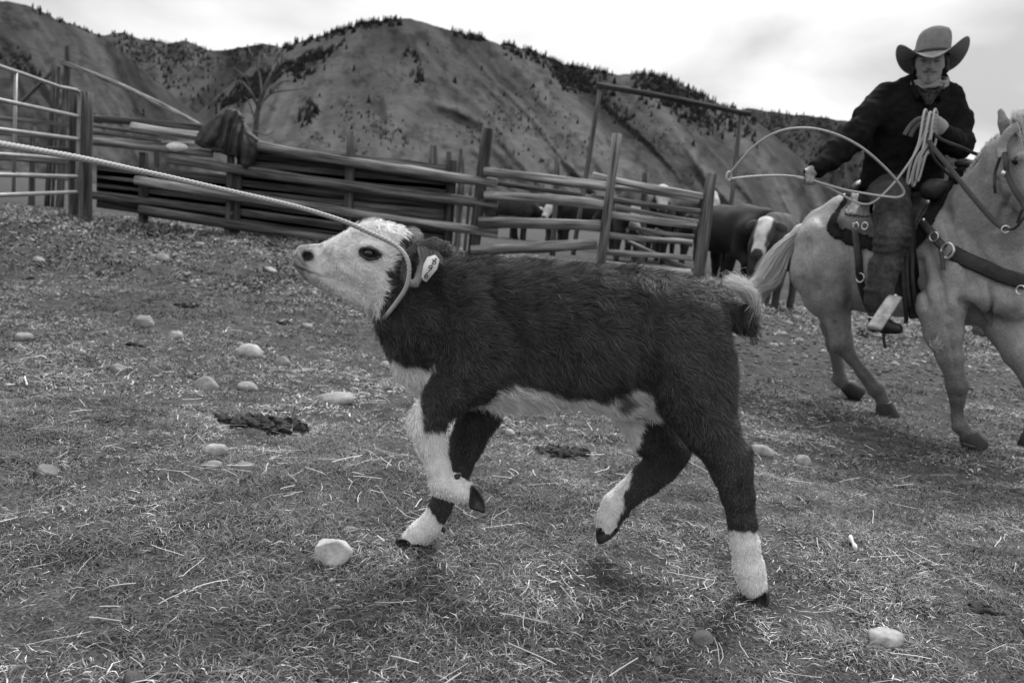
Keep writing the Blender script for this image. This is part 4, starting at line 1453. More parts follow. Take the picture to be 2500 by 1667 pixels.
# trunk
P, R = hp([(2012, 596, 62, 5.30), (2050, 590, 78, 5.22), (2110, 622, 108, 5.05), (2190, 628, 118, 4.82), (2270, 630, 122, 4.58), (2345, 640, 116, 4.40), (2410, 660, 100, 4.28), (2450, 680, 80, 4.22)])
hv_.chain(P, R, 0.08, HB, 0.92, HLAT)
P, R = hp([(2120, 668, 92, 5.02), (2200, 664, 100, 4.78), (2280, 676, 100, 4.55), (2350, 700, 90, 4.36), (2420, 715, 72, 4.22)])
hv_.chain(P, R, 0.06, HB, 0.85, HLAT)
P, R = hp([(2000, 552, 40, 5.36), (2068, 525, 46, 5.20), (2150, 532, 46, 5.0), (2240, 520, 42, 4.75), (2322, 498, 38, 4.50), (2352, 500, 44, 4.42)])
hv_.chain(P, R, 0.06, HB, 0.9, HLAT)
# shoulder, breast muscles
P, R = hp([(2315, 590, 62, 4.33), (2330, 690, 62, 4.22), (2300, 752, 54, 4.18)])
hv_.chain(P, R, 0.05, HB, 0.8, HLAT)
P, R = hp([(2398, 722, 38, 4.10), (2440, 735, 34, 4.05)])
hv_.chain(P, R, 0.03, HB)
P, R = hp([(2455, 720, 42, 4.08), (2478, 750, 36, 4.06)])
hv_.chain(P, R, 0.03, HB)
# near hind leg
P, R = hp([(2000, 600, 62, 5.18), (1996, 660, 62, 5.12), (2018, 722, 50, 5.08), (2044, 785, 31, 5.04), (2055, 838, 25, 5.00), (2078, 872, 16, 4.97), (2110, 914, 14, 4.93), (2140, 950, 20, 4.90), (2156, 978, 15, 4.88), (2162, 992, 16, 4.87)])
hv_.chain(P[:4], R[:4], 0.05, HNH, 0.85, HLAT)
hv_.chain(P[3:], R[3:], 0.02, HNH)
P, R = hp([(2032, 824, 9, 5.02), (2048, 845, 17, 5.0)])
hv_.chain(P, R, 0.02, HNH)
P, R = hp([(2062, 700, 40, 5.0), (2050, 660, 48, 5.02)])     # stifle
hv_.chain(P, R, 0.05, HNH)
# near foreleg
P, R = hp([(2295, 745, 54, 4.19), (2303, 812, 42, 4.17), (2318, 872, 30, 4.15), (2329, 915, 22, 4.14), (2334, 942, 25, 4.14), (2335, 968, 19, 4.14), (2337, 1018, 14, 4.14), (2344, 1042, 19, 4.13), (2360, 1062, 15, 4.11), (2368, 1070, 17, 4.10)])
hv_.chain(P[:3], R[:3], 0.04, HNF, 0.85, HLAT)
hv_.chain(P[2:], R[2:], 0.02, HNF)
# neck
P, R = hp([(2360, 575, 92, 4.34), (2395, 505, 76, 4.26), (2430, 440, 62, 4.18), (2462, 382, 50, 4.10), (2490, 345, 38, 4.05)])
hv_.chain(P, R, 0.05, HNECK, 0.62, np.array([1.0, 0.25, 0]) / 1.031)
P, R = hp([(2420, 620, 82, 4.22), (2445, 540, 62, 4.16), (2462, 470, 50, 4.08)])
hv_.chain(P, R, 0.05, HNECK, 0.7, np.array([1.0, 0.25, 0]) / 1.031)
# head: turned towards the camera, muzzle beyond the right edge
P, R = hp([(2494, 352, 36, 4.02), (2512, 400, 44, 3.95), (2535, 470, 36, 3.84), (2560, 545, 28, 3.74), (2572, 585, 27, 3.70)])
hv_.chain(P, R, 0.03, HHEAD)
P, R = hp([(2480, 440, 42, 4.00), (2500, 470, 38, 3.94), (2540, 540, 22, 3.80)])   # cheek and jaw
hv_.chain(P, R, 0.03, HHEAD)
P, R = hp([(2492, 384, 13, 3.89), (2480, 392, 10, 3.93)])
hv_.chain(P, R, 0.02, HHEAD)
P, R = hp([(2560, 566, 8, 3.66), (2556, 572, 8, 3.65)])
hv_.chain(P, R, 0.01, HHEAD, sub=True)
# ears
for dx in (0, 62):
    P, R = hp([(2458 + dx, 332, 13, 4.02), (2450 + dx, 300, 12, 4.02), (2444 + dx, 275, 7, 4.02), (2440 + dx, 260, 2.5, 4.02)])
    hv_.chain(P, R, 0.015, HHEAD)
HV, HQ, HG = hv_.mesh()
HV = smooth_mesh(HV, HQ, 3, 0.5)
HN = normals(HV, HQ)
def groove(pts, wid, dep):
    """press a soft furrow (or, with a negative depth, raise a ridge) along a line on the near side"""
    global HV
    x, y = px_of(HV)
    d = np.full(len(HV), 1e9)
    for (x0, y0), (x1, y1) in zip(pts[:-1], pts[1:]):
        t = np.clip(((x - x0) * (x1 - x0) + (y - y0) * (y1 - y0)) / ((x1 - x0) ** 2 + (y1 - y0) ** 2), 0, 1)
        d = np.minimum(d, np.hypot(x - x0 - t * (x1 - x0), y - y0 - t * (y1 - y0)))
    HV = HV - HN * (1.7 * dep * np.exp(-(d / wid) ** 2))[:, None]
groove([(2050, 560), (2062, 620), (2068, 690), (2074, 745)], 9, 0.020)      # flank fold in front of the thigh
groove([(1975, 590), (1980, 650), (2000, 710)], 8, 0.010)
groove([(2245, 640), (2252, 700), (2262, 745)], 10, 0.014)                  # behind the elbow
groove([(2310, 520), (2335, 590), (2362, 655), (2385, 700)], 13, 0.014)     # front of the shoulder
groove([(2420, 700), (2422, 745), (2412, 790)], 7, 0.018)                   # between the breast muscles
groove([(2350, 735), (2380, 760), (2400, 790)], 9, 0.016)
groove([(2285, 660), (2300, 720), (2312, 770)], 10, 0.008)
groove([(2315, 800), (2326, 860), (2332, 905)], 5, 0.006)
groove([(2100, 690), (2160, 720), (2220, 730)], 14, 0.006)
groove([(2120, 600), (2115, 660), (2120, 720)], 14, -0.008)
groove([(2345, 968), (2344, 1000), (2348, 1030)], 3, 0.006)
groove([(2086, 876), (2110, 906), (2132, 936)], 3, 0.006)
groove([(2040, 790), (2052, 820)], 5, 0.008)
groove([(2262, 600), (2280, 640), (2300, 690), (2306, 740)], 9, 0.007)
groove([(2350, 560), (2385, 610), (2420, 660)], 14, 0.008)
groove([(2005, 540), (2030, 590), (2020, 660)], 14, 0.006)
groove([(2430, 560), (2460, 480)], 8, 0.010)
groove([(2432, 440), (2436, 480), (2460, 510)], 6, 0.014)                   # cheek edge
HN = normals(HV, HQ)
HV = HV + HN * (0.008 * vnoise(HV, 7, 5) + 0.004 * vnoise(HV, 16, 6) + 0.0015 * vnoise(HV, 40, 9))[:, None] * np.where(HG == HHEAD, 0.25, 1)[:, None]
HN = normals(HV, HQ)
hx_, hy_ = px_of(HV)
# palomino: mid coat, paler belly and inner legs, darker lower legs and muzzle
ht_ = 0.225 + 0.03 * vnoise(HV, 5, 7) + 0.02 * vnoise(HV, 22, 8) + 0.015 * vnoise(HV, 60, 8)
legs_ = (HG == HNF) | (HG == HFF) | (HG == HNH) | (HG == HFH)
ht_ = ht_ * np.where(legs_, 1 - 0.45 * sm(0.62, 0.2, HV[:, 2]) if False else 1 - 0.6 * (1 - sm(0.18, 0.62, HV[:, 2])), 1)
ht_ = ht_ * np.where(HG == HHEAD, 0.9, 1)
ht_ = ht_ * np.where((HG == HHEAD), 1 - 0.5 * sm(535, 580, hy_), 1)
M['horse'] = mat('short_horse_coat', attr=True, rough=0.5, spec=0.3, nscale=14, ncon=0.14, n2=(70, 0.16), bump=0.5, bscale=90)
horse = empty('horse', (float(at(2250, 900, 4.7)[0]), 4.7, 0.0), 'pale palomino horse carrying the rider, trotting in from the right', 'horse')
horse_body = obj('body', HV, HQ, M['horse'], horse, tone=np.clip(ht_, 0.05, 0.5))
# hooves: flared truncated cones with a flat sole
M['hhoof'] = mat('dark_horse_hoof', 0.022, 0.6, nscale=40, ncon=0.3)
def hhoof(ptop, pbot, d, r0, r1):
    a, b = at(ptop[0], ptop[1], d), at(pbot[0], pbot[1], d - 0.01)
    P = np.array([a + (b - a) * t for t in (0, 0.08, 0.5, 0.93, 1.0)])
    V, f, uv = tube(P, np.array([r0 * .85, r0, (r0 + r1) / 2, r1, r1 * .93]), 16)
    obj('hoof', V, f, M['hhoof'], horse)
hhoof((2362, 1060), (2384, 1096), 4.10, 0.048, 0.066)
hhoof((2158, 982), (2169, 1028), 4.87, 0.050, 0.074)
hhoof((2062, 938), (2098, 966), 5.40, 0.048, 0.066)
hhoof((2522, 1050), (2512, 1092), 4.10, 0.042, 0.058)
# eye
V, f = ball(at(2482, 393, 3.905), 0.021)
obj('eye', V, f, M['eye'], horse)
P = np.array([at(2482 + 13 * math.cos(a), 391 - 9 * math.sin(a), 3.888) for a in np.linspace(-0.2, math.pi + .2, 10)])
V, f, uv = tube(P, 0.006, 6)
obj('eyelid', V, f, M['horse'], horse, tone=np.full(len(V), 0.12))
# tail, mane, forelock
M['tailhair'] = mat('long_pale_hair', attr=True, rough=0.55, spec=0.35)
def tl(r):
    k = r.normal(0, 1, 6)
    u = r.uniform(-1, 1)
    lam = r.uniform(0.55, 1.0)
    w = u * 0.5 + 0.5                                       # 0: upper/left side, 1: lower/right side
    pts = np.array([(1972 - 4 * w, 556 + 16 * w), (1925 + 8 * w, 574 + 40 * w), (1882 + 34 * w, 606 + 60 * w), (1856 + 34 * w + 5 * k[0], 652 + 50 * w), (1834 + 18 * w + 9 * k[1], 690 + 36 * w + 7 * k[2]), (1800 + 22 * w + 16 * k[3], 704 + 36 * w + 12 * k[4])])
    if r.random() < 0.05:
        pts[-1] += (-30 + 8 * k[5], -45 + 14 * k[1])
    q = spline(pts, 12)[: max(6, int(12 * lam))]
    d = 5.40 + np.linspace(0, 1, len(q)) * (0.10 * k[2] + 0.05) - 0.03 * w
    return at(q[:, 0], q[:, 1], d)
V, T, tn = strands(None, tl, 3600, 0.0016, lambda r, u: 0 * u + r.uniform(0.30, 0.66), 15)
tail_o = obj('tail', V, T, M['tailhair'], horse, tone=tn)
tail_o['kind'] = 'stuff'
P, R = hp([(1985, 556, 20, 5.36), (1955, 566, 16, 5.39), (1925, 588, 12, 5.40), (1895, 625, 8, 5.41)])
vv = Vol(P.min(0) - 0.1, P.max(0) + 0.1, 0.01)
vv.chain(P, R, 0.03)
V, Q, _ = vv.mesh()
obj('tail_dock', V, Q, M['horse'], horse, tone=np.full(len(V), 0.36))
def mn(r):
    k = r.normal(0, 1, 5)
    u = r.random()
    # roots along the crest, falling to the far side
    c = spline(np.array([(2338, 452), (2362, 418), (2390, 378), (2420, 345), (2452, 325), (2485, 310)]), 40)
    x, y = c[int(u * 39)]
    d = 4.46 - 0.42 * u
    p0 = at(x + 6, y + 10, d)
    out = np.array([0.55, 0.75, 0]) / 0.93
    L = r.uniform(0.10, 0.22)
    up = 0.022 + 0.012 * k[0]
    return np.array([p0, p0 + np.array([-0.01, 0.01, up]), p0 + out * L * 0.35 + np.array([0, 0, up * .7]), p0 + out * L * 0.55 + np.array([0.03 * k[1], 0, -L * 0.5]), p0 + out * L * 0.6 + np.array([0.04 * k[1], 0.02 * k[2], -L * 1.0])])
V, T, tn = strands(None, mn, 1500, 0.0016, lambda r, u: 0 * u + r.uniform(0.40, 0.68), 16)
m_o = obj('mane', V, T, M['tailhair'], horse, tone=tn)
m_o['kind'] = 'stuff'
def fl(r):
    k = r.normal(0, 1, 5)
    x0, y0 = 2470 + 40 * r.random(), 306 + 5 * k[0]
    q = spline(np.array([(x0, y0 + 14), (x0 + 4 * k[1], y0 - 18 + 6 * k[2]), (x0 + 20 + 8 * k[3], y0 - 4 + 8 * k[2]), (x0 + 34 + 10 * k[3], y0 + 50 + 12 * k[4])]), 8)
    return at(q[:, 0], q[:, 1], 3.98 - np.linspace(0, 1, 8) * 0.06 + 0.01 * k[1])
V, T, tn = strands(None, fl, 500, 0.0013, lambda r, u: 0 * u + r.uniform(0.45, 0.72), 17)
m_o = obj('forelock', V, T, M['tailhair'], horse, tone=tn)
m_o['kind'] = 'stuff'
def burr(r):
    k = r.normal(0, 1, 5)
    q = np.array([(2268 + 8 * r.random(), 830 + 14 * r.random()), (2285 + 5 * k[0], 842 + 4 * k[1]), (2300 + 8 * k[2], 838 + 14 * k[3])])
    return at(q[:, 0], q[:, 1], 4.06)
V, T, tn = strands(None, burr, 90, 0.0016, lambda r, u: 0 * u + r.uniform(0.3, 0.5), 18)
b_o = obj('chestnut_tuft', V, T, M['tailhair'], horse, tone=tn)
b_o['kind'] = 'stuff'

# ================================================================ tack, laid on the horse's own surface
M['leather'] = mat('dark_saddle_leather', 0.020, 0.5, nscale=22, ncon=0.35, bump=0.25, bscale=70, spec=0.4)
M['leather2'] = mat('worn_brown_leather', 0.030, 0.55, nscale=26, ncon=0.35, bump=0.25, bscale=80, spec=0.35)
M['tooled'] = mat('tooled_leather', 0.055, 0.5, nscale=70, ncon=0.75, bump=1.0, bscale=75, spec=0.4)
M['felt'] = mat('black_wool_pad', 0.014, 0.95, nscale=40, ncon=0.3, bump=0.3, bscale=120, spec=0.05)
M['steel'] = mat('bright_steel', 0.62, 0.3, metal=0.9, nscale=30, ncon=0.15, spec=0.5)
M['alu'] = mat('scuffed_pale_stirrup', 0.36, 0.45, metal=0.3, nscale=28, ncon=0.35, spec=0.4)
HCEN = at(2225, 600, 4.70)
def mirror_pts(P):
    d = (P - HCEN) @ HLAT
    return P - 2 * d[:, None] * HLAT
def wrap(name, poly, t0, t1, material, parent, both=True, groups=(HB, HNH), smooth_it=4, tone=None):
    """a leather or felt piece lying on the horse: the part of its hide inside poly (near side), and the same on the far side"""
    lat = (HV - HCEN) @ HLAT
    # ink outline is tested on the near side; points of the far half are mirrored first
    Pm = np.where((lat < 0)[:, None], HV - 2 * lat[:, None] * HLAT, HV)
    x, y = px_of(Pm)
    keep = (in_poly(x, y, poly) > 0) & np.isin(HG, groups)
    if not both:
        keep &= lat > 0
    V, Q, used = submesh(HV, HQ, keep)
    # round the stair-stepped rim by smoothing the shell
    N = HN[used]
    Vb = V + N * t0
    Vs, Qs = solidify(Vb, Q, N, t1 - t0)
    Vs = smooth_mesh(Vs, Qs, smooth_it, 0.5)
    return obj(name, Vs, Qs, material, parent)
pad = [(2066, 470), (2085, 455), (2330, 440), (2332, 462), (2300, 515), (2262, 590), (2236, 616), (2212, 626), (2160, 624), (2125, 616), (2080, 604), (2036, 586), (2016, 566), (2022, 540), (2042, 512)]
blanket = empty('saddle_pad', HCEN, 'black wool saddle pad under the stock saddle', 'saddle pad')
wrap('pad', pad, 0.002, 0.020, M['felt'], blanket)
saddle = empty('saddle', HCEN, 'dark leather stock saddle with tooled rear jockey and pale metal stirrups', 'saddle')
skirt = [(2078, 470), (2090, 455), (2312, 445), (2312, 462), (2284, 500), (2260, 540), (2236, 585), (2216, 602), (2150, 596), (2105, 578), (2062, 566), (2044, 548), (2052, 522), (2070, 495)]
wrap('skirt', skirt, 0.018, 0.030, M['leather2'], saddle)
jockey = [(2090, 478), (2104, 470), (2150, 470), (2160, 500), (2146, 536), (2120, 542), (2070, 537), (2062, 530), (2078, 505)]
wrap('rear_jockey', jockey, 0.028, 0.040, M['tooled'], saddle)
frontj = [(2230, 500), (2290, 474), (2288, 486), (2262, 528), (2244, 566), (2222, 580), (2208, 560), (2210, 520)]
wrap('front_jockey', frontj, 0.028, 0.042, M['leather'], saddle, both=False)
def hbox(nodes, k, material, name, parent, sq=1.0, lat=None, h=0.009):
    P, R = hp(nodes)
    v = Vol(P.min(0) - 0.2, P.max(0) + 0.2, h)
    v.chain(P, R, k, 0, sq, lat)
    V, Q, _ = v.mesh()
    return obj(name, smooth_mesh(V, Q, 2), Q, material, parent)
# seat, cantle, swell and horn
sv = Vol(HCEN - np.array([0.55, 0.6, 0.2]), HCEN + np.array([0.55, 0.6, 0.75]), 0.01)
def axp(u, v, z):
    return np.array([HCEN[0], HCEN[1], 0]) + HAX * u + HLAT * v + np.array([0, 0, z])
ZT = float(at(2200, 480, 4.86)[2])                     # top of the back under the seat
for v0 in (-0.16, -0.08, 0.0, 0.08):
    sv.cone(axp(-0.30, v0, ZT - 0.02 - 1.2 * v0 ** 2), axp(0.16, v0, ZT - 0.02 - 1.2 * v0 ** 2), 0.045, 0.045, 0.05)
for a0, a1 in zip(np.linspace(-1.1, 0.9, 9), np.linspace(-0.85, 1.15, 9)):   # cantle: an upright arc
    sv.cone(axp(-0.27 - 0.05 * math.cos(a0), 0.20 * math.sin(a0), ZT + 0.07 * math.cos(a0) - 0.01), axp(-0.27 - 0.05 * math.cos(a1), 0.20 * math.sin(a1), ZT + 0.07 * math.cos(a1) - 0.01), 0.028, 0.028, 0.03)
sv.cone(axp(0.18, -0.15, ZT + 0.02), axp(0.18, 0.15, ZT + 0.02), 0.065, 0.065, 0.06)     # swell
sv.cone(axp(0.20, 0, ZT + 0.05), axp(0.23, 0, ZT + 0.16), 0.034, 0.028, 0.03)            # horn stem
V, Q, _ = sv.mesh()
seat = obj('seat', smooth_mesh(V, Q, 2), Q, M['leather'], saddle)
hb = axp(0.24, 0, ZT + 0.175)
V, f, uv = tube(np.array([hb - [0, 0, .014], hb - [0, 0, .010], hb + [0, 0, .008], hb + [0, 0, .013]]), np.array([0.040, 0.052, 0.054, 0.046]), 18)
obj('horn_cap', V, f, M['leather'], saddle)
for k in range(4):                                          # rubber dally wrap round the horn stem
    c = axp(0.212 + 0.004 * k, 0, ZT + 0.085 + 0.018 * k)
    a = np.linspace(0, 2 * math.pi, 20, endpoint=False)
    V, f, uv = tube(c + np.stack([0.042 * np.cos(a), 0.042 * np.sin(a), 0.004 * np.sin(a)], -1), 0.010, 8, closed=True)
    obj('horn_wrap', V, f, M['felt'], saddle)
def strap(name, pts, w, t, material, parent, udir=None, n=24):
    """a flat strap: pts (px, py, distance); w width, t thickness in metres"""
    P = spline(np.array([at(*p) for p in pts]), n)
    T, N_, B_ = frames(P)
    V, f, uv = tube(P, w / 2, 8, flat=t / w, udir=udir if udir is not None else np.cross(T, ray(*pts[0][:2]) / np.linalg.norm(ray(*pts[0][:2]))))
    return obj(name, V, f, material, parent, uv=uv)
def disc(name, p, d, r, material, parent, nrm=None):
    c = at(p[0], p[1], d)
    nrm = HLAT if nrm is None else nrm
    V, f, uv = tube(np.array([c - nrm * 0.004, c, c + nrm * 0.004, c + nrm * 0.007]), np.array([r, r, r * .9, r * .35]), 20)
    return obj(name, V, f, material, parent)
def ring(name, p, d, rx, rt, material, parent, nrm=None, squash=1.0):
    c = at(p[0], p[1], d)
    nrm = HLAT if nrm is None else nrm
    u = np.cross(nrm, (0, 0, 1.0)); u /= np.linalg.norm(u)
    w = np.cross(u, nrm)
    a = np.linspace(0, 2 * math.pi, 28, endpoint=False)
    V, f, uv = tube(c + rx * (np.cos(a)[:, None] * u * squash + np.sin(a)[:, None] * w), rt, 8, closed=True)
    return obj(name, V, f, material, parent)
def surf_d(px, py, lift=0.03):
    """distance of the horse's near surface under a pixel"""
    q = (hx_ - px) ** 2 + (hy_ - py) ** 2
    near = np.argsort(q)[:40]
    i = near[np.argmin(HV[near, 1])]
    return float(HV[i, 1]) - lift
disc('concho', (2258, 491), surf_d(2258, 491, 0.055), 0.030, M['steel'], saddle)
disc('concho', (2254, 537), surf_d(2254, 537, 0.055), 0.010, M['steel'], saddle)
# rear cinch billet
rc = [(2088, 545), (2090, 575), (2096, 630), (2099, 675), (2108, 715), (2118, 745)]
strap('rear_billet', [(x, y, surf_d(x, y, 0.022)) for x, y in rc], 0.042, 0.008, M['leather'], saddle)
ring('rear_ring', (2090, 552), surf_d(2090, 552, 0.035), 0.019, 0.004, M['steel'], saddle)
ring('rear_buckle', (2100, 678), surf_d(2100, 678, 0.036), 0.026, 0.004, M['steel'], saddle, squash=1.0)
ring('cinch_ring', (2112, 552), surf_d(2112, 552, 0.050), 0.020, 0.005, M['steel'], saddle)
# fender and stirrup leather under the rider's leg
fd = surf_d(2180, 640, 0.05)
strap('fender', [(2190, 520, fd - .05), (2196, 600, fd - .06), (2190, 680, fd - .05), (2182, 730, fd - .05)], 0.16, 0.012, M['leather'], saddle)
strap('front_cinch', [(2208, 560, surf_d(2215, 565, .02)), (2222, 640, surf_d(2222, 640, .02)), (2230, 720, surf_d(2230, 720, .02)), (2240, 775, surf_d(2236, 760, .0))], 0.075, 0.010, M['felt'], saddle)
for dx, y1 in ((0, 775), (14, 760), (-10, 790)):
    strap('saddle_string', [(2212 + dx, 600, fd - .08), (2214 + dx, 680, fd - .10), (2222 + dx, y1 - 20, fd - .09), (2226 + dx * 1.5, y1, fd - .09)], 0.022, 0.005, M['leather2'], saddle)
def stirrup(cpx, d, parent, parent_side=1):
    """a wide flat-sided stirrup: band bent into a bell, open below the neck"""
    c = at(cpx[0], cpx[1], d)
    fwd = np.array([0.90, -0.42, -0.10]) if parent_side > 0 else HAX
    fwd = fwd / np.linalg.norm(fwd)
    lat = np.cross(fwd, (0, 0, 1.0)); lat /= np.linalg.norm(lat)
    prof = [(-0.022, 0.105), (-0.040, 0.098), (-0.066, 0.03), (-0.084, -0.06), (-0.074, -0.092), (0, -0.098), (0.074, -0.092), (0.084, -0.06), (0.066, 0.03), (0.040, 0.098), (0.022, 0.105)]
    q = spline(np.array(prof), 36)
    upv_ = np.array([0.42, 0.0, 0.90]) if parent_side > 0 else np.array([0, 0, 1.0])
    P = c + q[:, :1] * lat + q[:, 1:] * upv_
    V, f, uv = tube(P, 0.036, 10, flat=0.14, udir=fwd)
    o = obj('stirrup', V, f, M['alu'], parent)
    a, b = c + upv_ * 0.106 - lat * 0.03, c + upv_ * 0.106 + lat * 0.03
    V, f, uv = tube(np.array([a, b]), 0.012, 10)
    obj('bolt', V, f, M['steel'], o)
    return o
STD = fd - 0.14
stirrup((2158, 764), STD, saddle)
far_st = at(2156, 766, STD)
fs_p = mirror_pts(far_st[None])[0]
fx, fy = px_of(fs_p)
stirrup((float(fx), float(fy)), float(fs_p[1]), saddle, -1)
strap('latigo_end', [(2157, 806, STD), (2158, 830, STD), (2162, 850, STD)], 0.016, 0.004, M['leather'], saddle)

# breast collar
collar = empty('breast_collar', HCEN, 'black leather breast collar with steel ring across the horse\'s chest', 'breast collar')
bc1 = [(2250, 541), (2268, 562), (2290, 590), (2306, 606)]
strap('tug_strap', [(x, y, surf_d(x, y, 0.018)) for x, y in bc1], 0.042, 0.008, M['leather'], collar)
ring('buckle', (2280, 578), surf_d(2280, 578, 0.032), 0.024, 0.004, M['steel'], collar)
ring('ring', (2313, 612), surf_d(2313, 612, 0.028), 0.038, 0.007, M['steel'], collar, squash=0.9)
bc2 = [(2322, 614), (2350, 630), (2400, 652), (2450, 674), (2500, 686), (2560, 690)]
strap('chest_band', [(x, y, min(surf_d(x, y, 0.02), 4.2) if x < 2480 else surf_d(2478, 686, 0.02) - 0.05 + (x - 2480) * 0.002) for x, y in bc2], 0.075, 0.010, M['leather'], collar)
strap('keeper_end', [(2296, 610, surf_d(2296, 610, 0.02)), (2300, 630, surf_d(2300, 630, 0.018)), (2303, 658, surf_d(2303, 655, 0.018))], 0.020, 0.005, M['leather'], collar)
ring('dee', (2492, 708), surf_d(2478, 708, 0.03), 0.022, 0.004, M['steel'], collar)

# bridle
bridle = empty('bridle', at(2490, 420, 3.95), 'dark leather bridle with steel conchos on the horse\'s head', 'bridle')
M['browband'] = mat('pale_browband', 0.28, 0.6, nscale=60, ncon=0.2)
def hsd(x, y, l=0.012):
    return surf_d(x, y, l)
strap('browband', [(2448, 384, hsd(2450, 384)), (2446, 360, hsd(2452, 360, .02)), (2462, 326, hsd(2468, 334, .025)), (2500, 302, 3.93), (2545, 300, 3.93)], 0.045, 0.012, M['browband'], bridle)
strap('cheek_piece', [(2453, 372, hsd(2458, 372, .014)), (2456, 400, hsd(2460, 400, .014)), (2460, 428, hsd(2464, 430)), (2478, 466, hsd(2480, 466)), (2500, 500, hsd(2498, 500)), (2522, 535, 3.72)], 0.024, 0.006, M['leather'], bridle)
strap('throat_latch', [(2442, 384, hsd(2448, 384)), (2430, 420, hsd(2436, 420, .01)), (2428, 450, hsd(2434, 452, .01)), (2430, 472, hsd(2438, 472, .01))], 0.014, 0.005, M['leather'], bridle)
disc('concho', (2454, 423), hsd(2458, 423, .024), 0.018, M['steel'], bridle, nrm=np.array([-0.5, -0.86, 0]))
strap('curb_strap', [(2446, 548, 3.86), (2466, 560, 3.80), (2484, 552, 3.76), (2500, 530, 3.74)], 0.012, 0.006, M['leather'], bridle)
ring('bit_ring', (2455, 560), 3.83, 0.016, 0.0035, M['steel'], bridle, nrm=np.array([-0.5, -0.86, 0]))
strap('bit_shank', [(2497, 510, 3.74), (2490, 525, 3.75), (2484, 545, 3.76)], 0.014, 0.008, M['leather'], bridle)
# ================================================================ the rider
M['skin'] = mat('weathered_skin', attr=True, rough=0.6, spec=0.3, nscale=60, ncon=0.08)
M['jacket'] = mat('black_canvas_jacket', 0.010, 0.95, nscale=25, ncon=0.35, bump=0.25, bscale=160, spec=0.05)
M['jeans'] = mat('dark_worn_denim', attr=True, rough=0.9, spec=0.1, nscale=45, ncon=0.35, bump=0.3, bscale=200)
M['hat'] = mat('grey_felt_hat', 0.18, 0.95, nscale=30, ncon=0.12, bump=0.08, bscale=180, spec=0.05)
M['hatband'] = mat('dark_hat_band', 0.05, 0.8)
M['hair'] = mat('dark_hair', 0.012, 0.6)
M['scarf'] = mat('pale_silk_scarf', 0.20, 0.7, nscale=40, ncon=0.2)
M['bandana'] = mat('patterned_dark_bandana', 0.035, 0.8, nscale=75, ncon=0.98, spec=0.1)
M['boot'] = mat('dark_boot_leather', 0.014, 0.45, nscale=30, ncon=0.3, spec=0.4)
LD = fd - 0.10                                              # the near leg hangs outside the fender
LEG = [(2172, 462, 44, 4.74), (2174, 510, 41, LD + 0.06), (2180, 585, 36, LD - 0.02), (2162, 650, 31, LD), (2146, 710, 27, LD + 0.01), (2139, 742, 25, LD + 0.01)]
FOOT = [(2142, 735, 19, LD), (2143, 776, 19, LD), (2160, 796, 16, LD - 0.02), (2190, 803, 12, LD - 0.06)]
RARM = [(2165, 240, 34, 4.73), (2122, 286, 32, 4.68), (2084, 334, 31, 4.62), (2036, 380, 26, 4.56), (1996, 411, 21, 4.50)]
LARM = [(2318, 244, 29, 4.70), (2340, 300, 28, 4.66), (2344, 352, 29, 4.60), (2320, 345, 27, 4.52), (2300, 325, 21, 4.46)]
SPINE = [(2205, 462, 74, 4.80), (2207, 400, 72, 4.76), (2225, 320, 76, 4.73), (2248, 255, 70, 4.72)]
YL = np.array([0, 1.0, 0])
def rider_skeleton(v, grow, k=0.03):
    def ch(nodes, sq=1.0, kk=k, mirrored=False, gid=0):
        P, R = hp(nodes)
        if mirrored:
            P = mirror_pts(P)
        v.chain(P, R + grow, kk, gid, sq, YL)
    return ch
RG_T, RG_H, RG_HAND, RG_LEG = 1, 2, 3, 4
bv = Vol((1.50, 4.05, 0.42), (2.95, 5.62, 2.22), 0.0065)
ch = rider_skeleton(bv, -0.012)
ch(SPINE, 0.62, 0.05, gid=RG_T)
ch([(2180, 242, 30, 4.73), (2250, 232, 34, 4.73), (2308, 244, 29, 4.71)], 0.9, 0.04, gid=RG_T)
ch(RARM, gid=RG_T); ch(LARM, gid=RG_T)
ch(LEG, gid=RG_LEG); ch(LEG, mirrored=True, gid=RG_LEG)
ch(FOOT, gid=RG_LEG); ch(FOOT, mirrored=True, gid=RG_LEG)
# neck and head; the face is turned to the camera, so its features are placed on planes square to the line of sight
P, R = hp([(2262, 232, 30, 4.70), (2268, 185, 25, 4.66)])
bv.chain(P, R, 0.03, RG_H)
hc = at(2271, 138, 4.645)
FN = np.array([hc[0], hc[1], 0.0]); FN /= np.linalg.norm(FN)          # pointing away from the camera
FL = np.array([FN[1], -FN[0], 0.0])                                    # to the right in the picture
HS = np.linalg.norm(hc[:2]) / F * 0.955                                # metres per pixel at the head
def fp(px, py, fw):
    """point under a pixel on the plane fw metres in front of the head's centre"""
    v = ray(px, py)
    t = ((hc - np.array([0, 0, CAM_H])) @ FN - fw) / (v @ FN)
    return v * t + np.array([0, 0, CAM_H])
def fch(nodes, k=0.01, sub=False):
    bv.chain([fp(x, y, w) for x, y, r_, w in nodes], [r_ * HS for x, y, r_, w in nodes], k, RG_H, 1.0, None, sub)
FR = np.stack([FL, FN, np.array([0, 0, 1.0])])
bv.ell(hc, (0.071, 0.095, 0.105), FR.T, 0.02, RG_H)
fch([(2271, 160, 27, 0.032), (2269, 182, 21, 0.042), (2268, 194, 15, 0.050)], 0.025)
fch([(2267, 195, 10, 0.078), (2267, 197, 10, 0.080)], 0.02)            # chin
fch([(2271, 146, 4.5, 0.090), (2270, 163, 6.5, 0.112)], 0.008)         # nose
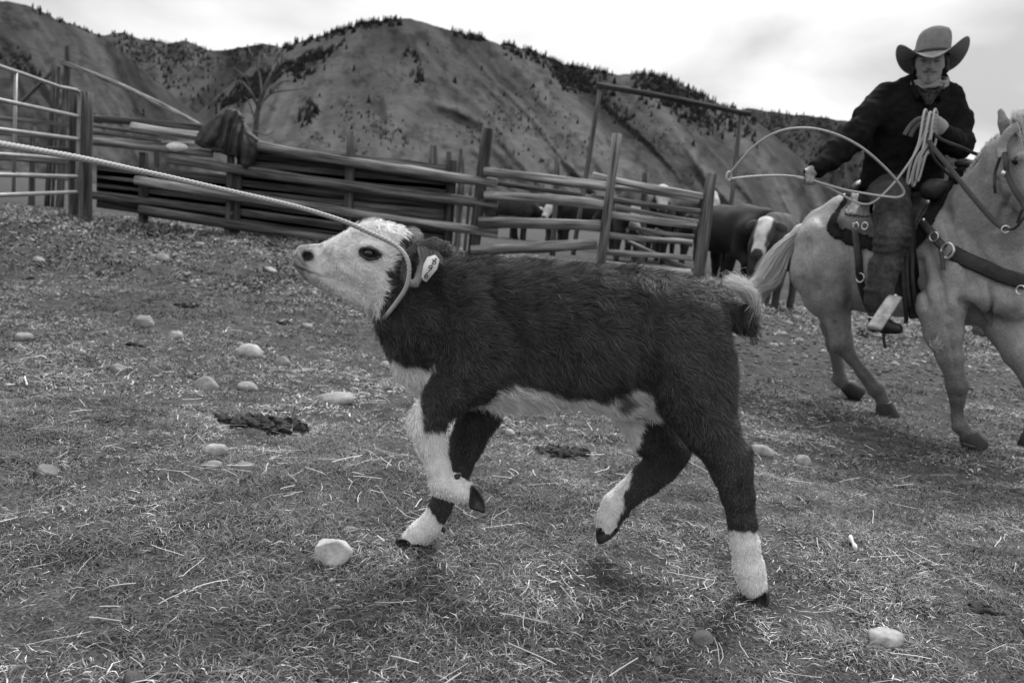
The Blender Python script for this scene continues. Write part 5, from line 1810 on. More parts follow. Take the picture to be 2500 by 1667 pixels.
for s in (-1, 1):
    fch([(2270 + s * 6, 165, 4, 0.100), (2270 + s * 4, 165, 4, 0.103)], 0.006)
    fch([(2271 + s * 15, 149, 6.5, 0.110), (2271 + s * 17, 149, 6.5, 0.108)], 0.012, True)   # eye socket
    fch([(2271 + s * 8, 141, 4, 0.092), (2271 + s * 23, 142, 4, 0.078)], 0.010)              # brow
    fch([(2271 + s * 19, 163, 8, 0.060), (2271 + s * 21, 158, 7, 0.055)], 0.015)             # cheekbone
    fch([(2271 + s * 33, 148, 5, -0.005), (2271 + s * 32, 164, 4, -0.005)], 0.01)            # ear
fch([(2260, 181, 3.2, 0.084), (2270, 180, 3.6, 0.092), (2280, 181, 3.2, 0.084)], 0.006)
fch([(2261, 186, 3.0, 0.080), (2270, 187, 3.6, 0.090), (2279, 186, 3.0, 0.080)], 0.006)
# right hand closed on the swinging loop
P, R = hp([(1998, 411, 12, 4.50), (1982, 419, 12, 4.485), (1966, 425, 12, 4.475)])
bv.chain(P, R, 0.015, RG_HAND, 0.75, YL)
for i in range(4):
    x, y, d = 1956 + 9 * i, 434 + 2.0 * i, 4.445 + 0.006 * i
    L = (0.85, 1.0, 0.97, 0.8)[i]
    P, R = hp([(x + 2, y - 6, 4.4, d), (x - 3 * L, y + 5 * L, 4.0, d - 0.022), (x + 2, y + 12 * L, 3.8, d - 0.008), (x + 9 * L, y + 9 * L, 3.4, d + 0.014)])
    bv.chain(P, R, 0.003, RG_HAND)
P, R = hp([(1970, 420, 6, 4.468), (1955, 422, 5.2, 4.455), (1942, 427, 4.4, 4.455)])
bv.chain(P, R, 0.004, RG_HAND)                               # thumb along the rope
# left hand holding the coils and reins
P, R = hp([(2302, 328, 15, 4.46), (2294, 312, 18, 4.435), (2286, 300, 16, 4.42)])
bv.chain(P, R, 0.015, RG_HAND, 0.75, YL)
for i in range(4):
    y, d = 290 + 10.5 * i, 4.405 + 0.006 * i
    L = (0.9, 1.0, 0.95, 0.78)[i]
    P, R = hp([(2288, y + 2, 5.6, d), (2274, y, 5.2, d - 0.028), (2262, y + 3, 4.8, d - 0.022), (2257 - 2 * L, y + 6, 4.3, d + 0.004)])
    bv.chain(P, R, 0.003, RG_HAND)
P, R = hp([(2292, 296, 6.5, 4.415), (2284, 284, 5.6, 4.395), (2272, 279, 4.6, 4.385)])
bv.chain(P, R, 0.004, RG_HAND)
BV, BQ, BG = bv.mesh()
_s1 = smooth_mesh(BV, BQ, 1, 0.5)
_s3 = smooth_mesh(_s1, BQ, 2, 0.5)
BV = np.where(((BG == RG_HAND) | (BG == RG_H))[:, None], _s1, _s3)
bx_, by_ = px_of(BV)
bt = np.full(len(BV), 0.22) + 0.03 * vnoise(BV, 30, 4)
fr = (BG == RG_H) & ((BV - hc) @ FN < 0)
must = np.minimum(np.hypot((bx_ - 2261) / 10, (by_ - 176.2) / 3.6), np.hypot((bx_ - 2279) / 10, (by_ - 176.2) / 3.6))
bt = np.where(fr, bt * (1 - 0.72 * (1 - sm(0.6, 1.2, must))), bt)
goat = np.hypot((bx_ - 2266) / 4.5, (by_ - 192) / 7)
bt = np.where(fr, bt * (1 - 0.4 * (1 - sm(0.4, 1.4, goat))), bt)
for ex in (2256, 2286):
    bt = np.where(fr, bt * (1 - 0.7 * (1 - sm(0.6, 1.2, np.hypot((bx_ - ex) / 9, (by_ - 149) / 4)))), bt)
    bt = np.where(fr, bt * (1 - 0.75 * (1 - sm(0.6, 1.2, np.hypot((bx_ - ex) / 12, (by_ - 140) / 3)))), bt)
bt = np.where(fr, bt * (1 - 0.5 * (1 - sm(0.5, 1.2, np.hypot((bx_ - 2270) / 14, (by_ - 183.5) / 2)))), bt)
bt = np.where(fr & (by_ > 172), bt * 0.88, bt)
rider = empty('person', at(2207, 470, 4.78), 'rider in grey broad-brimmed hat and black jacket swinging a rope loop', 'person')
obj('body', BV, BQ, M['skin'], rider, tone=np.clip(bt, 0.02, 0.5))
for ex in (2256, 2286):
    V, f = ball(fp(ex, 150, 0.066), 0.0120)
    obj('eye', V, f, M['eye'], rider)

# ---- jacket
jv = Vol((1.50, 4.2, 1.10), (2.95, 5.3, 2.2), 0.009)
chj = rider_skeleton(jv, 0.004)
chj(SPINE, 0.66, 0.05)
chj([(2200, 470, 86, 4.80), (2202, 430, 84, 4.78), (2210, 370, 80, 4.75)], 0.62, 0.04)
chj([(2180, 238, 30, 4.73), (2250, 226, 34, 4.73), (2308, 242, 29, 4.71)], 0.9, 0.04)
chj([(2200, 280, 56, 4.71), (2282, 285, 54, 4.70)], 0.8, 0.05)
chj(RARM); chj(LARM)
# hem and cuffs cut off square; hollow neck
P, R = hp([(2170, 545, 90, 4.9), (2280, 545, 90, 4.9)])
jv.d = np.maximum(jv.d, (float(at(2170, 462, 4.7)[2]) - jv.ax[2])[None, None, :].astype(np.float32))
P, R = hp([(2262, 232, 22, 4.70), (2268, 160, 30, 4.66)])
jv.chain(P, R, 0.01, 0, 1.0, None, sub=True)
JV, JQ, _ = jv.mesh()
JV = smooth_mesh(JV, JQ, 2)
JN = normals(JV, JQ)
jx, jy = px_of(JV)
fold = 0.006 * vnoise(JV * np.array([1, 1, 1.6]), 14, 3) + 0.004 * vnoise(JV * np.array([1.4, 1, 0.8]), 30, 4)
arm_w = np.where((jx < 2120) | (jx > 2330), 1.5, 0.8)
# creases run across the bent sleeves
fold = fold * arm_w + 0.004 * (1 - 2 * np.abs(vnoise(JV * np.array([1.0, 1, 2.2]), 11, 5)))
obj('jacket', JV + JN * fold[:, None], JQ, M['jacket'], rider)
# collar: two flaps round the neck
for pts in ([(2268, 176, 4.79), (2240, 182, 4.75), (2228, 196, 4.68), (2230, 216, 4.62), (2246, 238, 4.57)], [(2272, 176, 4.79), (2298, 184, 4.75), (2312, 200, 4.68), (2312, 220, 4.62), (2292, 242, 4.57)]):
    P = spline(np.array([at(*p) for p in pts]), 20)
    V, f, uv = tube(P, np.linspace(0.030, 0.022, 20), 10, flat=0.35, udir=(0, 0, 1.0))
    obj('collar', V, f, M['jacket'], rider)
# ---- scarf and bandana
a = np.linspace(0, 2 * math.pi, 40, endpoint=False)
for k, (rad, dz, rt) in enumerate(((1.0, 0.0, 0.014), (1.06, -0.016, 0.012))):
    cc = at(2268, 198, 4.655)
    P = cc + 0.086 * rad * np.cos(a)[:, None] * FL + 0.094 * rad * np.sin(a)[:, None] * FN + np.stack([0 * a, 0 * a, 0.034 * np.sin(a) + dz + 0.006 * np.sin(5 * a + k) + 0.004 * np.sin(11 * a)], -1)
    V, f, uv = tube(P, rt, 10, closed=True)
    obj('scarf', V, f, M['scarf'], rider)
pb = [[(2238, 206), (2252, 216), (2270, 220), (2288, 217), (2304, 208)], [(2244, 222), (2256, 228), (2268, 230), (2282, 228), (2296, 222)], [(2252, 238), (2260, 242), (2267, 243), (2276, 241), (2286, 236)], [(2263, 256), (2265, 257), (2267, 258), (2269, 257), (2272, 255)]]
G = np.array([[at(x, y, 4.565 - 0.022 * math.sin(math.pi * (j + .5) / 5) + 0.004 * i) for j, (x, y) in enumerate(r_)] for i, r_ in enumerate(pb)])
G = np.stack([spline(g, 14) for g in G]); G = np.stack([spline(G[:, j], 14) for j in range(14)], 1)
V = G.reshape(-1, 3); I = np.arange(196).reshape(14, 14)
Q = np.stack([I[:-1, :-1], I[1:, :-1], I[1:, 1:], I[:-1, 1:]], -1).reshape(-1, 4)
Vs, Qs = solidify(V, Q, normals(V, Q), 0.006)
obj('bandana', Vs, Qs, M['bandana'], rider)
# ---- hair under the hat
hv2 = Vol(hc - 0.2, hc + 0.2, 0.007)
hv2.chain([fp(2271, 140, -.05), fp(2271, 168, -.055)], [34 * HS, 30 * HS], 0.02)
for s in (-1, 1):
    hv2.chain([fp(2271 + s * 34, 128, 0.01), fp(2271 + s * 37, 152, -.01), fp(2271 + s * 37, 172, -.02), fp(2271 + s * 33, 184, -.03)], [8 * HS, 7 * HS, 6 * HS, 3 * HS], 0.012)
V, Q, _ = hv2.mesh()
V = smooth_mesh(V, Q, 1)
obj('hair', V + normals(V, Q) * (0.004 * vnoise(V, 90, 4))[:, None], Q, M['hair'], rider)
# ---- hat
hat_c = fp(2276, 128, 0.0)
hat_c[2] = fp(2275, 137, 0.20)[2] + 0.046
CR_H = float(at(2287, 73, 4.66)[2] - hat_c[2])
tilt = Matrix.Rotation(math.radians(-6.0), 3, 'Y') @ Matrix.Rotation(math.radians(1.0), 3, 'X')
TN = np.stack([FL, FN, np.array([0, 0, 1.0])], 1) @ np.array(tilt)
def hat_rings(rows, n=48):
    V = []
    for rx, ry, zf in rows:
        ang = np.arange(n) * 2 * math.pi / n
        V.append(np.stack([rx * np.sign(np.cos(ang)) * np.abs(np.cos(ang)) ** 0.86, ry * np.sin(ang), zf(ang) if callable(zf) else np.full(n, zf)], -1))
    V = np.concatenate(V)
    m = len(rows)
    I = np.arange(m * n).reshape(m, n)
    Q = np.stack([I[:-1], np.roll(I[:-1], -1, 1), np.roll(I[1:], -1, 1), I[1:]], -1).reshape(-1, 4)
    return V, Q
crown = [(0.0905, 0.108, 0.0), (0.0900, 0.107, 0.02), (0.0895, 0.106, 0.05), (0.0875, 0.104, 0.08), (0.081, 0.097, 0.108), (0.069, 0.083, 0.127), (0.05, 0.062, lambda t: 0.137 - 0.004 * np.cos(t) ** 2), (0.028, 0.036, lambda t: 0.136 + 0.002 * np.cos(2 * t)), (0.004, 0.005, 0.132)]
V, Q = hat_rings(crown)
V[:, 2] *= CR_H / 0.137
V[:, 0] += 0.10 * V[:, 2]
V = V + 0.0025 * np.stack([vnoise(V, 14, k) for k in (1, 2, 3)], -1)
hat_root = obj('hat', V @ TN.T + hat_c, Q, M['hat'], rider)
hat_root['label'] = 'grey felt hat with tall round crown and rolled brim'
def brim(dz):
    rows = []
    for t in np.linspace(0, 1, 12):
        def zf(ang, t=t):
            c, s = np.cos(ang), np.sin(ang)
            side = np.abs(c) ** 1.3 * np.where(c > 0, 1.15, 0.9)
            return dz + 0.040 * t ** 2.0 * side - 0.085 * t ** 1.6 * s * np.abs(c) ** 1.5 - t ** 1.2 * np.abs(s) ** 2.4 * np.where(s < 0, 0.055, 0.06)
        sx = 0.0905 + 0.092 * t ** 0.9
        sy = 0.108 + 0.112 * t
        rows.append((sx, sy, zf))
    return rows
V1, Q1 = hat_rings(brim(0.0))
V2, Q2 = hat_rings(brim(-0.005)[::-1])
nb_ = len(V1)
rimq = []
n = 48
o1 = (len(V1) // n - 1) * n
for j in range(n):
    rimq.append((o1 + j, o1 + (j + 1) % n, nb_ + (j + 1) % n, nb_ + j))
VB = np.concatenate([V1, V2]) @ TN.T + hat_c
obj('brim', VB, np.concatenate([Q1, Q2 + nb_, np.array(rimq)]), M['hat'], hat_root)
V, Q = hat_rings([(0.0925, 0.110, 0.004), (0.0945, 0.112, 0.006), (0.0945, 0.112, 0.016), (0.0925, 0.110, 0.018)])
obj('band', V @ TN.T + hat_c, Q, M['hatband'], hat_root)

# ---- jeans and boots
tv = Vol((1.85, 4.05, 0.50), (2.85, 5.6, 1.45), 0.009)
cht = rider_skeleton(tv, 0.002)
for mir in (False, True):
    cht(LEG, 1.0, 0.04, mir)
cht([(2172, 462, 46, 4.76), (2240, 458, 46, 4.86)], 1.0, 0.05)
cht([(2205, 462, 70, 4.80), (2206, 430, 66, 4.79)], 0.62, 0.05)
TV, TQ, _ = tv.mesh()
TV = smooth_mesh(TV, TQ, 2)
TNm = normals(TV, TQ)
tx, ty = px_of(TV)
fold = 0.006 * vnoise(TV, 14, 3) + 0.008 * (1 - 2 * np.abs(vnoise(TV * np.array([0.8, 1, 2.4]), 10, 5))) * sm(490, 580, ty)
tt = 0.042 + 0.012 * vnoise(TV, 10, 6) + 0.020 * np.exp(-((tx - 2178) / 22) ** 2) * sm(500, 560, ty)      # worn pale along the front
obj('jeans', TV + TNm * fold[:, None], TQ, M['jeans'], rider, tone=np.clip(tt, 0.01, 0.2))
for mir in (False, True):
    P, R = hp(FOOT)
    if mir:
        P = mirror_pts(P)
    b = Vol(P.min(0) - 0.12, P.max(0) + 0.12, 0.007)
    b.chain(P, R + 0.003, 0.02)
    hl_ = P[1] + np.array([-0.012, 0, -0.035])
    b.cone(hl_, hl_ + np.array([0, 0, -0.02]), 0.026, 0.026, 0.008)
    V, Q, _ = b.mesh()
    bo = obj('boot', smooth_mesh(V, Q, 1), Q, M['boot'], rider)
    c = P[1] + np.array([-0.03, 0, 0.0])
    aa = np.linspace(math.pi * 0.5, math.pi * 1.5, 14)
    V, f, uv = tube(c + np.stack([0.03 + 0.055 * np.cos(aa), 0.045 * np.sin(aa), 0 * aa], -1), 0.005, 6)
    obj('spur', V, f, M['steel'], bo)

# ================================================================ reins, lasso
reins = empty('reins', at(2275, 330, 4.42), 'dark leather reins running from the rider\'s hand to the bit', 'reins')
strap('rein', [(2270, 320, 4.41), (2300, 342, 4.36), (2345, 360, 4.32), (2390, 378, 4.32), (2420, 372, 4.38)], 0.018, 0.005, M['leather'], reins)
strap('rein', [(2262, 322, 4.41), (2272, 352, 4.30), (2310, 400, 4.18), (2370, 475, 4.02), (2425, 538, 3.90), (2452, 558, 3.83)], 0.024, 0.006, M['leather2'], reins)
strap('rein', [(2262, 322, 4.41), (2266, 352, 4.36), (2284, 392, 4.34), (2320, 430, 4.36), (2345, 448, 4.38)], 0.014, 0.005, M['leather'], reins)
M['romal'] = mat('grey_braided_rein_end', 0.10, 0.7, nscale=120, ncon=0.4)
for q in ([(2262, 288, 4.40), (2240, 292, 4.42), (2222, 308, 4.44), (2208, 330, 4.45)], [(2262, 298, 4.40), (2246, 302, 4.42), (2232, 316, 4.44), (2222, 334, 4.45)]):
    strap('rein_end', q, 0.024, 0.010, M['romal'], reins)
M['lariat'] = mat('waxed_lariat', 0.34, 0.55, coord='UV', nscale=700, ncon=0.25, spec=0.3)
lasso = empty('lariat', at(2270, 320, 4.40), 'lariat with open loop and coils held in the rider\'s two hands', 'lariat')
LR = 0.0062
def lr(name, pts, n=90, r=LR):
    P = spline(np.array([at(*p) for p in pts]), n)
    V, f, uv = rope_mesh(P, r, lay=0.03, sides=12, depth=0.10)
    return obj(name, V, f, M['lariat'], lasso, uv=uv)
lr('loop', [(1785, 437, 4.30), (1840, 431, 4.34), (1900, 429, 4.40), (1945, 432, 4.44), (1975, 438, 4.455), (2021, 452, 4.42), (2069, 465, 4.36), (2120, 474, 4.28), (2160, 480, 4.22), (2192, 482, 4.18), (2207, 472, 4.17), (2198, 452, 4.16), (2158, 407, 4.12), (2101, 359, 4.08), (2037, 327, 4.06), (1970, 313, 4.08), (1903, 321, 4.13), (1846, 353, 4.19), (1805, 396, 4.25), (1782, 424, 4.29)], 260)
lr('standing_part', [(1945, 434, 4.44), (1983, 442, 4.455), (2022, 458, 4.43), (2053, 474, 4.40), (2085, 492, 4.37), (2117, 499, 4.34), (2145, 485, 4.32), (2187, 442, 4.30), (2228, 385, 4.30), (2250, 343, 4.32), (2263, 310, 4.34), (2272, 276, 4.37), (2280, 300, 4.41)], 160)
for k, (tx_, ty_, bx1, by1, d) in enumerate(((2259, 268, 2216, 447, 4.33), (2271, 274, 2238, 440, 4.32), (2283, 267, 2228, 452, 4.35))):
    m = 0.5
    lr('coil', [(tx_ + 4, ty_ + 44, d + .07), (tx_ + 5, ty_ + 14, d + .055), (tx_, ty_, d + .03), (tx_ - 6, ty_ + 22, d), (tx_ - 16, ty_ + 80, d - .02), (bx1 + 8, by1 - 50, d - .02), (bx1 - 1, by1 - 6, d - .01), (bx1 + 5, by1 - 2, d + .01), (bx1 + 22, by1 - 60, d + .03), (tx_ - 2, ty_ + 90, d + .05), (tx_ + 4, ty_ + 44, d + .07)], 120)
a = np.linspace(0, 2 * math.pi, 24, endpoint=False)
hcn = at(1779, 431, 4.29)
V, f, uv = tube(hcn + np.stack([0.013 * np.cos(a), 0.006 * np.cos(a), 0.022 * np.sin(a)], -1), 0.0075, 8, closed=True)
obj('honda', V, f, M['lariat'], lasso)
# ================================================================ cattle
def cow_mesh(seed, hz, yaw, h=0.022):
    v = Vol((-1.2, -0.75, -0.02), (1.75, 0.75, 1.75), h)
    L = np.array([0, 1.0, 0])
    A = lambda *p: [np.array(q[:3], float) for q in p]
    Rr = lambda *p: [q[3] for q in p]
    def c(*p, k=0.06, sq=1.0, gid=1):
        v.chain(A(*p), Rr(*p), k, gid, sq, L)
    for s in (-1, 1):
        c((.52, .15 * s, .85, .15), (.52, .17 * s, .55, .085), (.50, .17 * s, .42, .065), (.50, .17 * s, .12, .045), (.53, .17 * s, .03, .058), gid=2)
        c((-.66, .14 * s, .95, .22), (-.56, .18 * s, .68, .13), (-.76, .18 * s, .50, .075), (-.71, .18 * s, .13, .045), (-.68, .18 * s, .03, .058), gid=2)
    c((-.78, 0, 1.10, .21), (-.35, 0, 1.00, .33), (.25, 0, .97, .345), (.6, 0, 1.02, .27), k=0.12, sq=0.86)
    c((-.85, 0, 1.24, .08), (-.3, 0, 1.27, .08), (.3, 0, 1.25, .08), (.62, 0, 1.26, .09), k=0.1)
    cy, sy = math.cos(yaw), math.sin(yaw)
    def hd_(x, y, z):
        dx = x - 0.72
        return (0.72 + dx * cy - y * sy, dx * sy + y * cy, z + hz)
    def ch2(*p, k=0.04, sq=1.0, gid=3):
        q = [(*hd_(*r_[:3]), r_[3]) for r_ in p]
        v.chain(A(*q), Rr(*q), k, gid, sq, np.array([-sy, cy, 0]))
    n0_ = (0.60, 0, 1.05, .22)
    q = [n0_, (*hd_(0.92, 0, 1.16), .16)]
    v.chain(A(*q), Rr(*q), 0.06, 1, 0.8, L)
    ch2((1.00, 0, 1.20, .140), (1.10, 0, 1.08, .125), (1.21, 0, .92, .088), (1.26, 0, .86, .090))
    ch2((1.00, 0, 1.06, .08), (1.14, 0, .95, .06))
    for s in (-1, 1):
        ch2((1.27, .05 * s, .86, .035), (1.275, .045 * s, .86, .035), k=0.02)
    c((-.98, 0, 1.16, .035), (-1.03, 0, .85, .025), (-1.02, 0, .55, .035), gid=1)
    V, Q, G = v.mesh()
    V = smooth_mesh(V, Q, 2)
    ears = []
    for s in (-1, 1):
        P = np.array([hd_(0.98, .09 * s, 1.22), hd_(0.97, .16 * s, 1.22), hd_(0.95, .235 * s, 1.19), hd_(0.94, .27 * s, 1.16)])
        Ve, fe, _ = tube(spline(P, 8), np.array([.03, .05, .06, .062, .055, .045, .03, .01]), 10, flat=0.35, udir=(0, 0, 1))
        ears.append((Ve, fe))
    eyes = [ball(hd_(1.09, .108 * s, 1.12), 0.022, 10, 6) for s in (-1, 1)]
    return V, Q, G, ears, eyes, hd_
M['cow'] = mat('cattle_hide', attr=True, rough=0.75, spec=0.2, nscale=9, ncon=0.25)
def cow_kind(name, seed, hz, yaw, dark, facew):
    V, Q, G, ears, eyes, hd_ = cow_mesh(seed, hz, yaw)
    t = np.full(len(V), dark) * (1 + 0.3 * vnoise(V, 5, seed))
    fx = np.array(hd_(1.12, 0, 1.05))
    face_ = (G == 3)
    ax1, ax2 = np.array(hd_(1.0, 0, 1.3)), np.array(hd_(1.3, 0, 0.85))
    u = (ax2 - ax1) / np.linalg.norm(ax2 - ax1)
    q = V - ax1
    rad = np.linalg.norm(q - (q @ u)[:, None] * u, axis=1)
    latv = np.array(hd_(1.0, 1, 1.0)) - np.array(hd_(1.0, 0, 1.0))
    side = np.abs((V - fx) @ latv)
    fwd_ = np.array(hd_(2.0, 0, 1.0)) - np.array(hd_(1.0, 0, 1.0))
    if facew == 1:
        w = face_ * 1.0
    elif facew == 2:
        w = face_ * (1 - sm(0.07, 0.10, side + 0.02 * vnoise(V, 12, 4)))
    else:
        w = np.zeros(len(V))
    nose = face_ & ((V - np.array(hd_(1.27, 0, .85))) @ (V - np.array(hd_(1.27, 0, .85))).T.diagonal() if False else np.linalg.norm(V - np.array(hd_(1.31, 0, .84)), axis=1) < 0.075)
    t = t + (0.42 * (1 + 0.3 * vnoise(V, 14, 3)) - t) * w
    t = np.where(nose, 0.05, t)
    if facew == 1:
        t = np.where((G == 1) & (V[:, 2] < 0.70), 0.5, t)
    return V, Q, t, ears, eyes, dark
def make_cow(kind, px, d, yaw, scale, label, first, group):
    p = at(px, 600, d)
    z = float(gz(p[0], p[1]))
    if first is None:
        V, Q, t, ears, eyes, dark = kind
        root = empty('cow', (0, 0, 0), label, 'cow', group)
        obj('body', V, Q, M['cow'], root, tone=np.clip(t, .01, .7))
        for Ve, fe in ears:
            obj('ear', Ve, fe, M['cow'], root, tone=np.full(len(Ve), dark * 1.3))
        for Ve, fe in eyes:
            obj('eye', Ve, fe, M['eye'], root)
    else:
        root = first.copy()
        COL.objects.link(root)
        for chd in first.children:
            c = chd.copy()
            COL.objects.link(c)
            c.parent = root
        root['label'] = label
    root.location = (p[0], p[1], z)
    root.rotation_euler = (0, 0, yaw)
    root.scale = (scale,) * 3
    return root
CATTLE = 'cattle penned behind the fence'
D2 = math.radians
kA = cow_kind('a', 1, -0.10, 0.2, 0.013, 0)
kB = cow_kind('b', 2, -0.06, 0.0, 0.040, 2)
kC = cow_kind('c', 3, -0.12, -0.5, 0.022, 1)
kD = cow_kind('d', 4, -0.25, 0.4, 0.026, 1)
cA = make_cow(kA, 1778, 11.7, D2(112), 0.92, 'big black cow standing beside the right end post', None, CATTLE)
cB = make_cow(kB, 1898, 11.0, D2(-118), 0.95, 'dark cow with pale blazed face looking out over the horse\'s tail', None, CATTLE)
make_cow(None, 1808, 13.6, D2(-100), 1.0, 'black cow whose ears show above the big black cow\'s back', cA, CATTLE)
kE = cow_kind('e', 5, 0.16, 0.1, 0.024, 1)
cC = make_cow(kC, 1350, 24.0, D2(-95), 1.0, 'white-faced cow looking at the camera between the upper rails', None, CATTLE)
cD = make_cow(kD, 1235, 25.0, D2(10), 1.0, 'dark cow just right of the split fence rail ends', None, CATTLE)
cE = make_cow(kE, 1600, 15.4, D2(-100), 0.95, 'white-faced cow with head up, left of two over the middle rails', None, CATTLE)
make_cow(None, 1660, 15.8, D2(-75), 0.95, 'white-faced cow with head up, right of two beside the end post', cE, CATTLE)
make_cow(None, 1262, 26.5, D2(-85), 1.0, 'white-headed cow behind the dark cow near the rail ends', cC, CATTLE)
make_cow(None, 1305, 25.5, D2(15), 0.95, 'dark cow with lowered head left of the white-faced one', cA, CATTLE)
make_cow(None, 1415, 25.0, D2(170), 1.0, 'dark cow facing left behind the middle fence post', cD, CATTLE)
make_cow(None, 1440, 20.0, D2(20), 1.0, 'dark cow partly hidden by the middle fence post', cA, CATTLE)
make_cow(None, 1530, 14.6, D2(-97), 0.95, 'white-faced cow with lowered head behind the left of the right panel', cD, CATTLE)
make_cow(None, 1590, 17.5, D2(165), 1.0, 'dark cow behind the crossed poles of the right panel', cA, CATTLE)
make_cow(None, 1640, 20.0, D2(190), 1.05, 'white-headed cow at the back of the right panel', cE, CATTLE)
make_cow(None, 1560, 22.0, D2(-20), 1.05, 'farther cow seen under the top rail of the right panel', cD, CATTLE)

# ================================================================ jacket on the fence
M['coat_cloth'] = mat('dark_work_jacket', 0.040, 0.75, nscale=12, ncon=0.2, bump=0.2, bscale=60, spec=0.2)
jo = [(470, 349), (474, 334), (488, 309), (506, 296), (529, 278), (552, 265), (566, 264), (580, 268), (588, 278), (593, 293), (606, 319), (631, 339), (632, 352), (623, 378), (611, 400), (600, 414), (592, 412), (585, 400), (583, 386), (576, 390), (567, 380), (552, 381), (532, 374), (516, 372), (506, 363), (488, 362)]
gxj, gyj = np.meshgrid(np.arange(466, 637, 1.6), np.arange(262, 418, 1.6))
inside = in_poly(gxj, gyj, jo)
def fold_line(pts):
    d = np.full(gxj.shape, 1e9)
    for (x0, y0), (x1, y1) in zip(pts[:-1], pts[1:]):
        t = np.clip(((gxj - x0) * (x1 - x0) + (gyj - y0) * (y1 - y0)) / ((x1 - x0) ** 2 + (y1 - y0) ** 2), 0, 1)
        d = np.minimum(d, np.hypot(gxj - x0 - t * (x1 - x0), gyj - y0 - t * (y1 - y0)))
    return d
rel = 0.06 + 0.10 * np.clip(inside / 26, 0, 1) ** 0.6 + 0.05 * sm(270, 380, gyj)
for pts, w, a_ in (([(552, 272), (547, 300), (538, 335), (516, 360)], 5, 0.07), ([(578, 272), (562, 305), (556, 340), (553, 378)], 4, 0.08), ([(588, 292), (572, 325), (564, 372)], 5, 0.07), ([(592, 300), (585, 345), (584, 395)], 4, 0.10), ([(530, 290), (510, 320), (494, 345)], 5, 0.03), ([(600, 330), (612, 360), (606, 395)], 4, 0.04), ([(540, 345), (528, 362)], 4, 0.04), ([(610, 335), (628, 350)], 4, 0.03), ([(500, 352), (545, 365)], 3, 0.03)):
    rel = rel - 0.8 * a_ * np.exp(-(fold_line(pts) / w) ** 2)
for pts, w, a_ in (([(540, 285), (524, 320), (505, 350)], 6, 0.04), ([(566, 272), (552, 320), (540, 365)], 5, 0.05), ([(584, 282), (574, 330), (570, 375)], 5, 0.04), ([(598, 310), (596, 350), (594, 400)], 5, 0.04)):
    rel = rel + 0.5 * a_ * np.exp(-(fold_line(pts) / w) ** 2)
rel = rel + 0.010 * vnoise(np.stack([gxj, gyj, 0 * gxj], -1), 0.09, 3)
Vj = at(gxj, gyj, FD - rel).reshape(-1, 3)
I = np.arange(gxj.size).reshape(gxj.shape)
Qj = np.stack([I[:-1, :-1], I[1:, :-1], I[1:, 1:], I[:-1, 1:]], -1).reshape(-1, 4)
V, Q, used = submesh(Vj, Qj, (inside > 0).ravel())
back = np.zeros_like(V); back[:, 1] = -1.0
edge_t = 0.03 + rel.ravel()[used] * 0.9 + 0.10 * np.clip(inside.ravel()[used] / 12, 0, 1)
n = len(V)
V0 = V + np.array([0, 1.0, 0]) * edge_t[:, None]                # the half of the jacket hanging behind the rail
Vs, Qs = solidify(V0, Q, (V - V0), 1.0)
V, Q = smooth_mesh(Vs, Qs, 3, 0.5), Qs
o = obj('work_jacket', V, Q, M['coat_cloth'], loc=at(560, 350, FD))
props(o, 'dark work jacket hung over the top rail of the boarded fence', 'jacket')
o = post('fence_post', (566, 276), (560, 480), FD + 0.02, 20, PW)
props(o, 'post holding up the hung jacket at the boarded fence', 'post')
M['bundle'] = mat('pale_sack', 0.55, 0.8, nscale=20, ncon=0.12)
V, f = ball(at(433, 360, FD + 0.02), 0.15, 20, 12, (1.0, 0.55, 0.42))
V = V + 0.012 * np.stack([vnoise(V, 9, k) for k in (1, 2, 3)], -1)
o = obj('sack', V, f, M['bundle'], loc=at(433, 372, FD + 0.02))
props(o, 'pale rounded bundle resting on the rail left of the hung jacket', 'bundle')

# ================================================================ bare tree beyond the fence
M['bark'] = mat('grey_bare_bark', 0.075, 0.95, nscale=6, ncon=0.3)
tree = empty('bare_tree', at(622, 420, 32.0), 'leafless grey tree standing behind the hung jacket', 'tree')
TD = 32.0
def limb(name, pts, w0, w1):
    P = spline(np.array([at(x, y, TD + 0.3 * math.sin(i * 2.1 + x)) for i, (x, y) in enumerate(pts)]), 14)
    V, f, uv = tube(P, np.linspace(w0, w1, 14) * TD / F, 7)
    obj(name, V, f, M['bark'], tree)
limb('trunk', [(620, 440), (622, 360), (625, 310), (631, 262), (648, 212), (664, 178)], 9, 4)
for pts, w in (([(631, 262), (612, 225), (596, 205), (588, 195)], 4), ([(625, 300), (608, 250), (596, 236)], 3), ([(640, 235), (635, 190), (626, 150), (622, 120)], 3), ([(655, 200), (680, 165), (698, 150), (722, 146)], 4), ([(650, 215), (672, 190), (690, 170)], 3),
               ([(632, 260), (660, 230), (695, 222), (740, 218)], 3), ([(664, 178), (672, 150), (690, 120)], 3), ([(612, 225), (600, 190), (570, 165)], 2), ([(596, 205), (575, 195), (560, 180)], 2), ([(622, 320), (650, 330), (672, 318)], 2), ([(680, 165), (690, 140), (688, 118)], 2), ([(626, 150), (612, 130), (606, 112)], 2), ([(660, 230), (680, 205), (712, 196)], 2)):
    limb('branch', pts, w, 0.9)

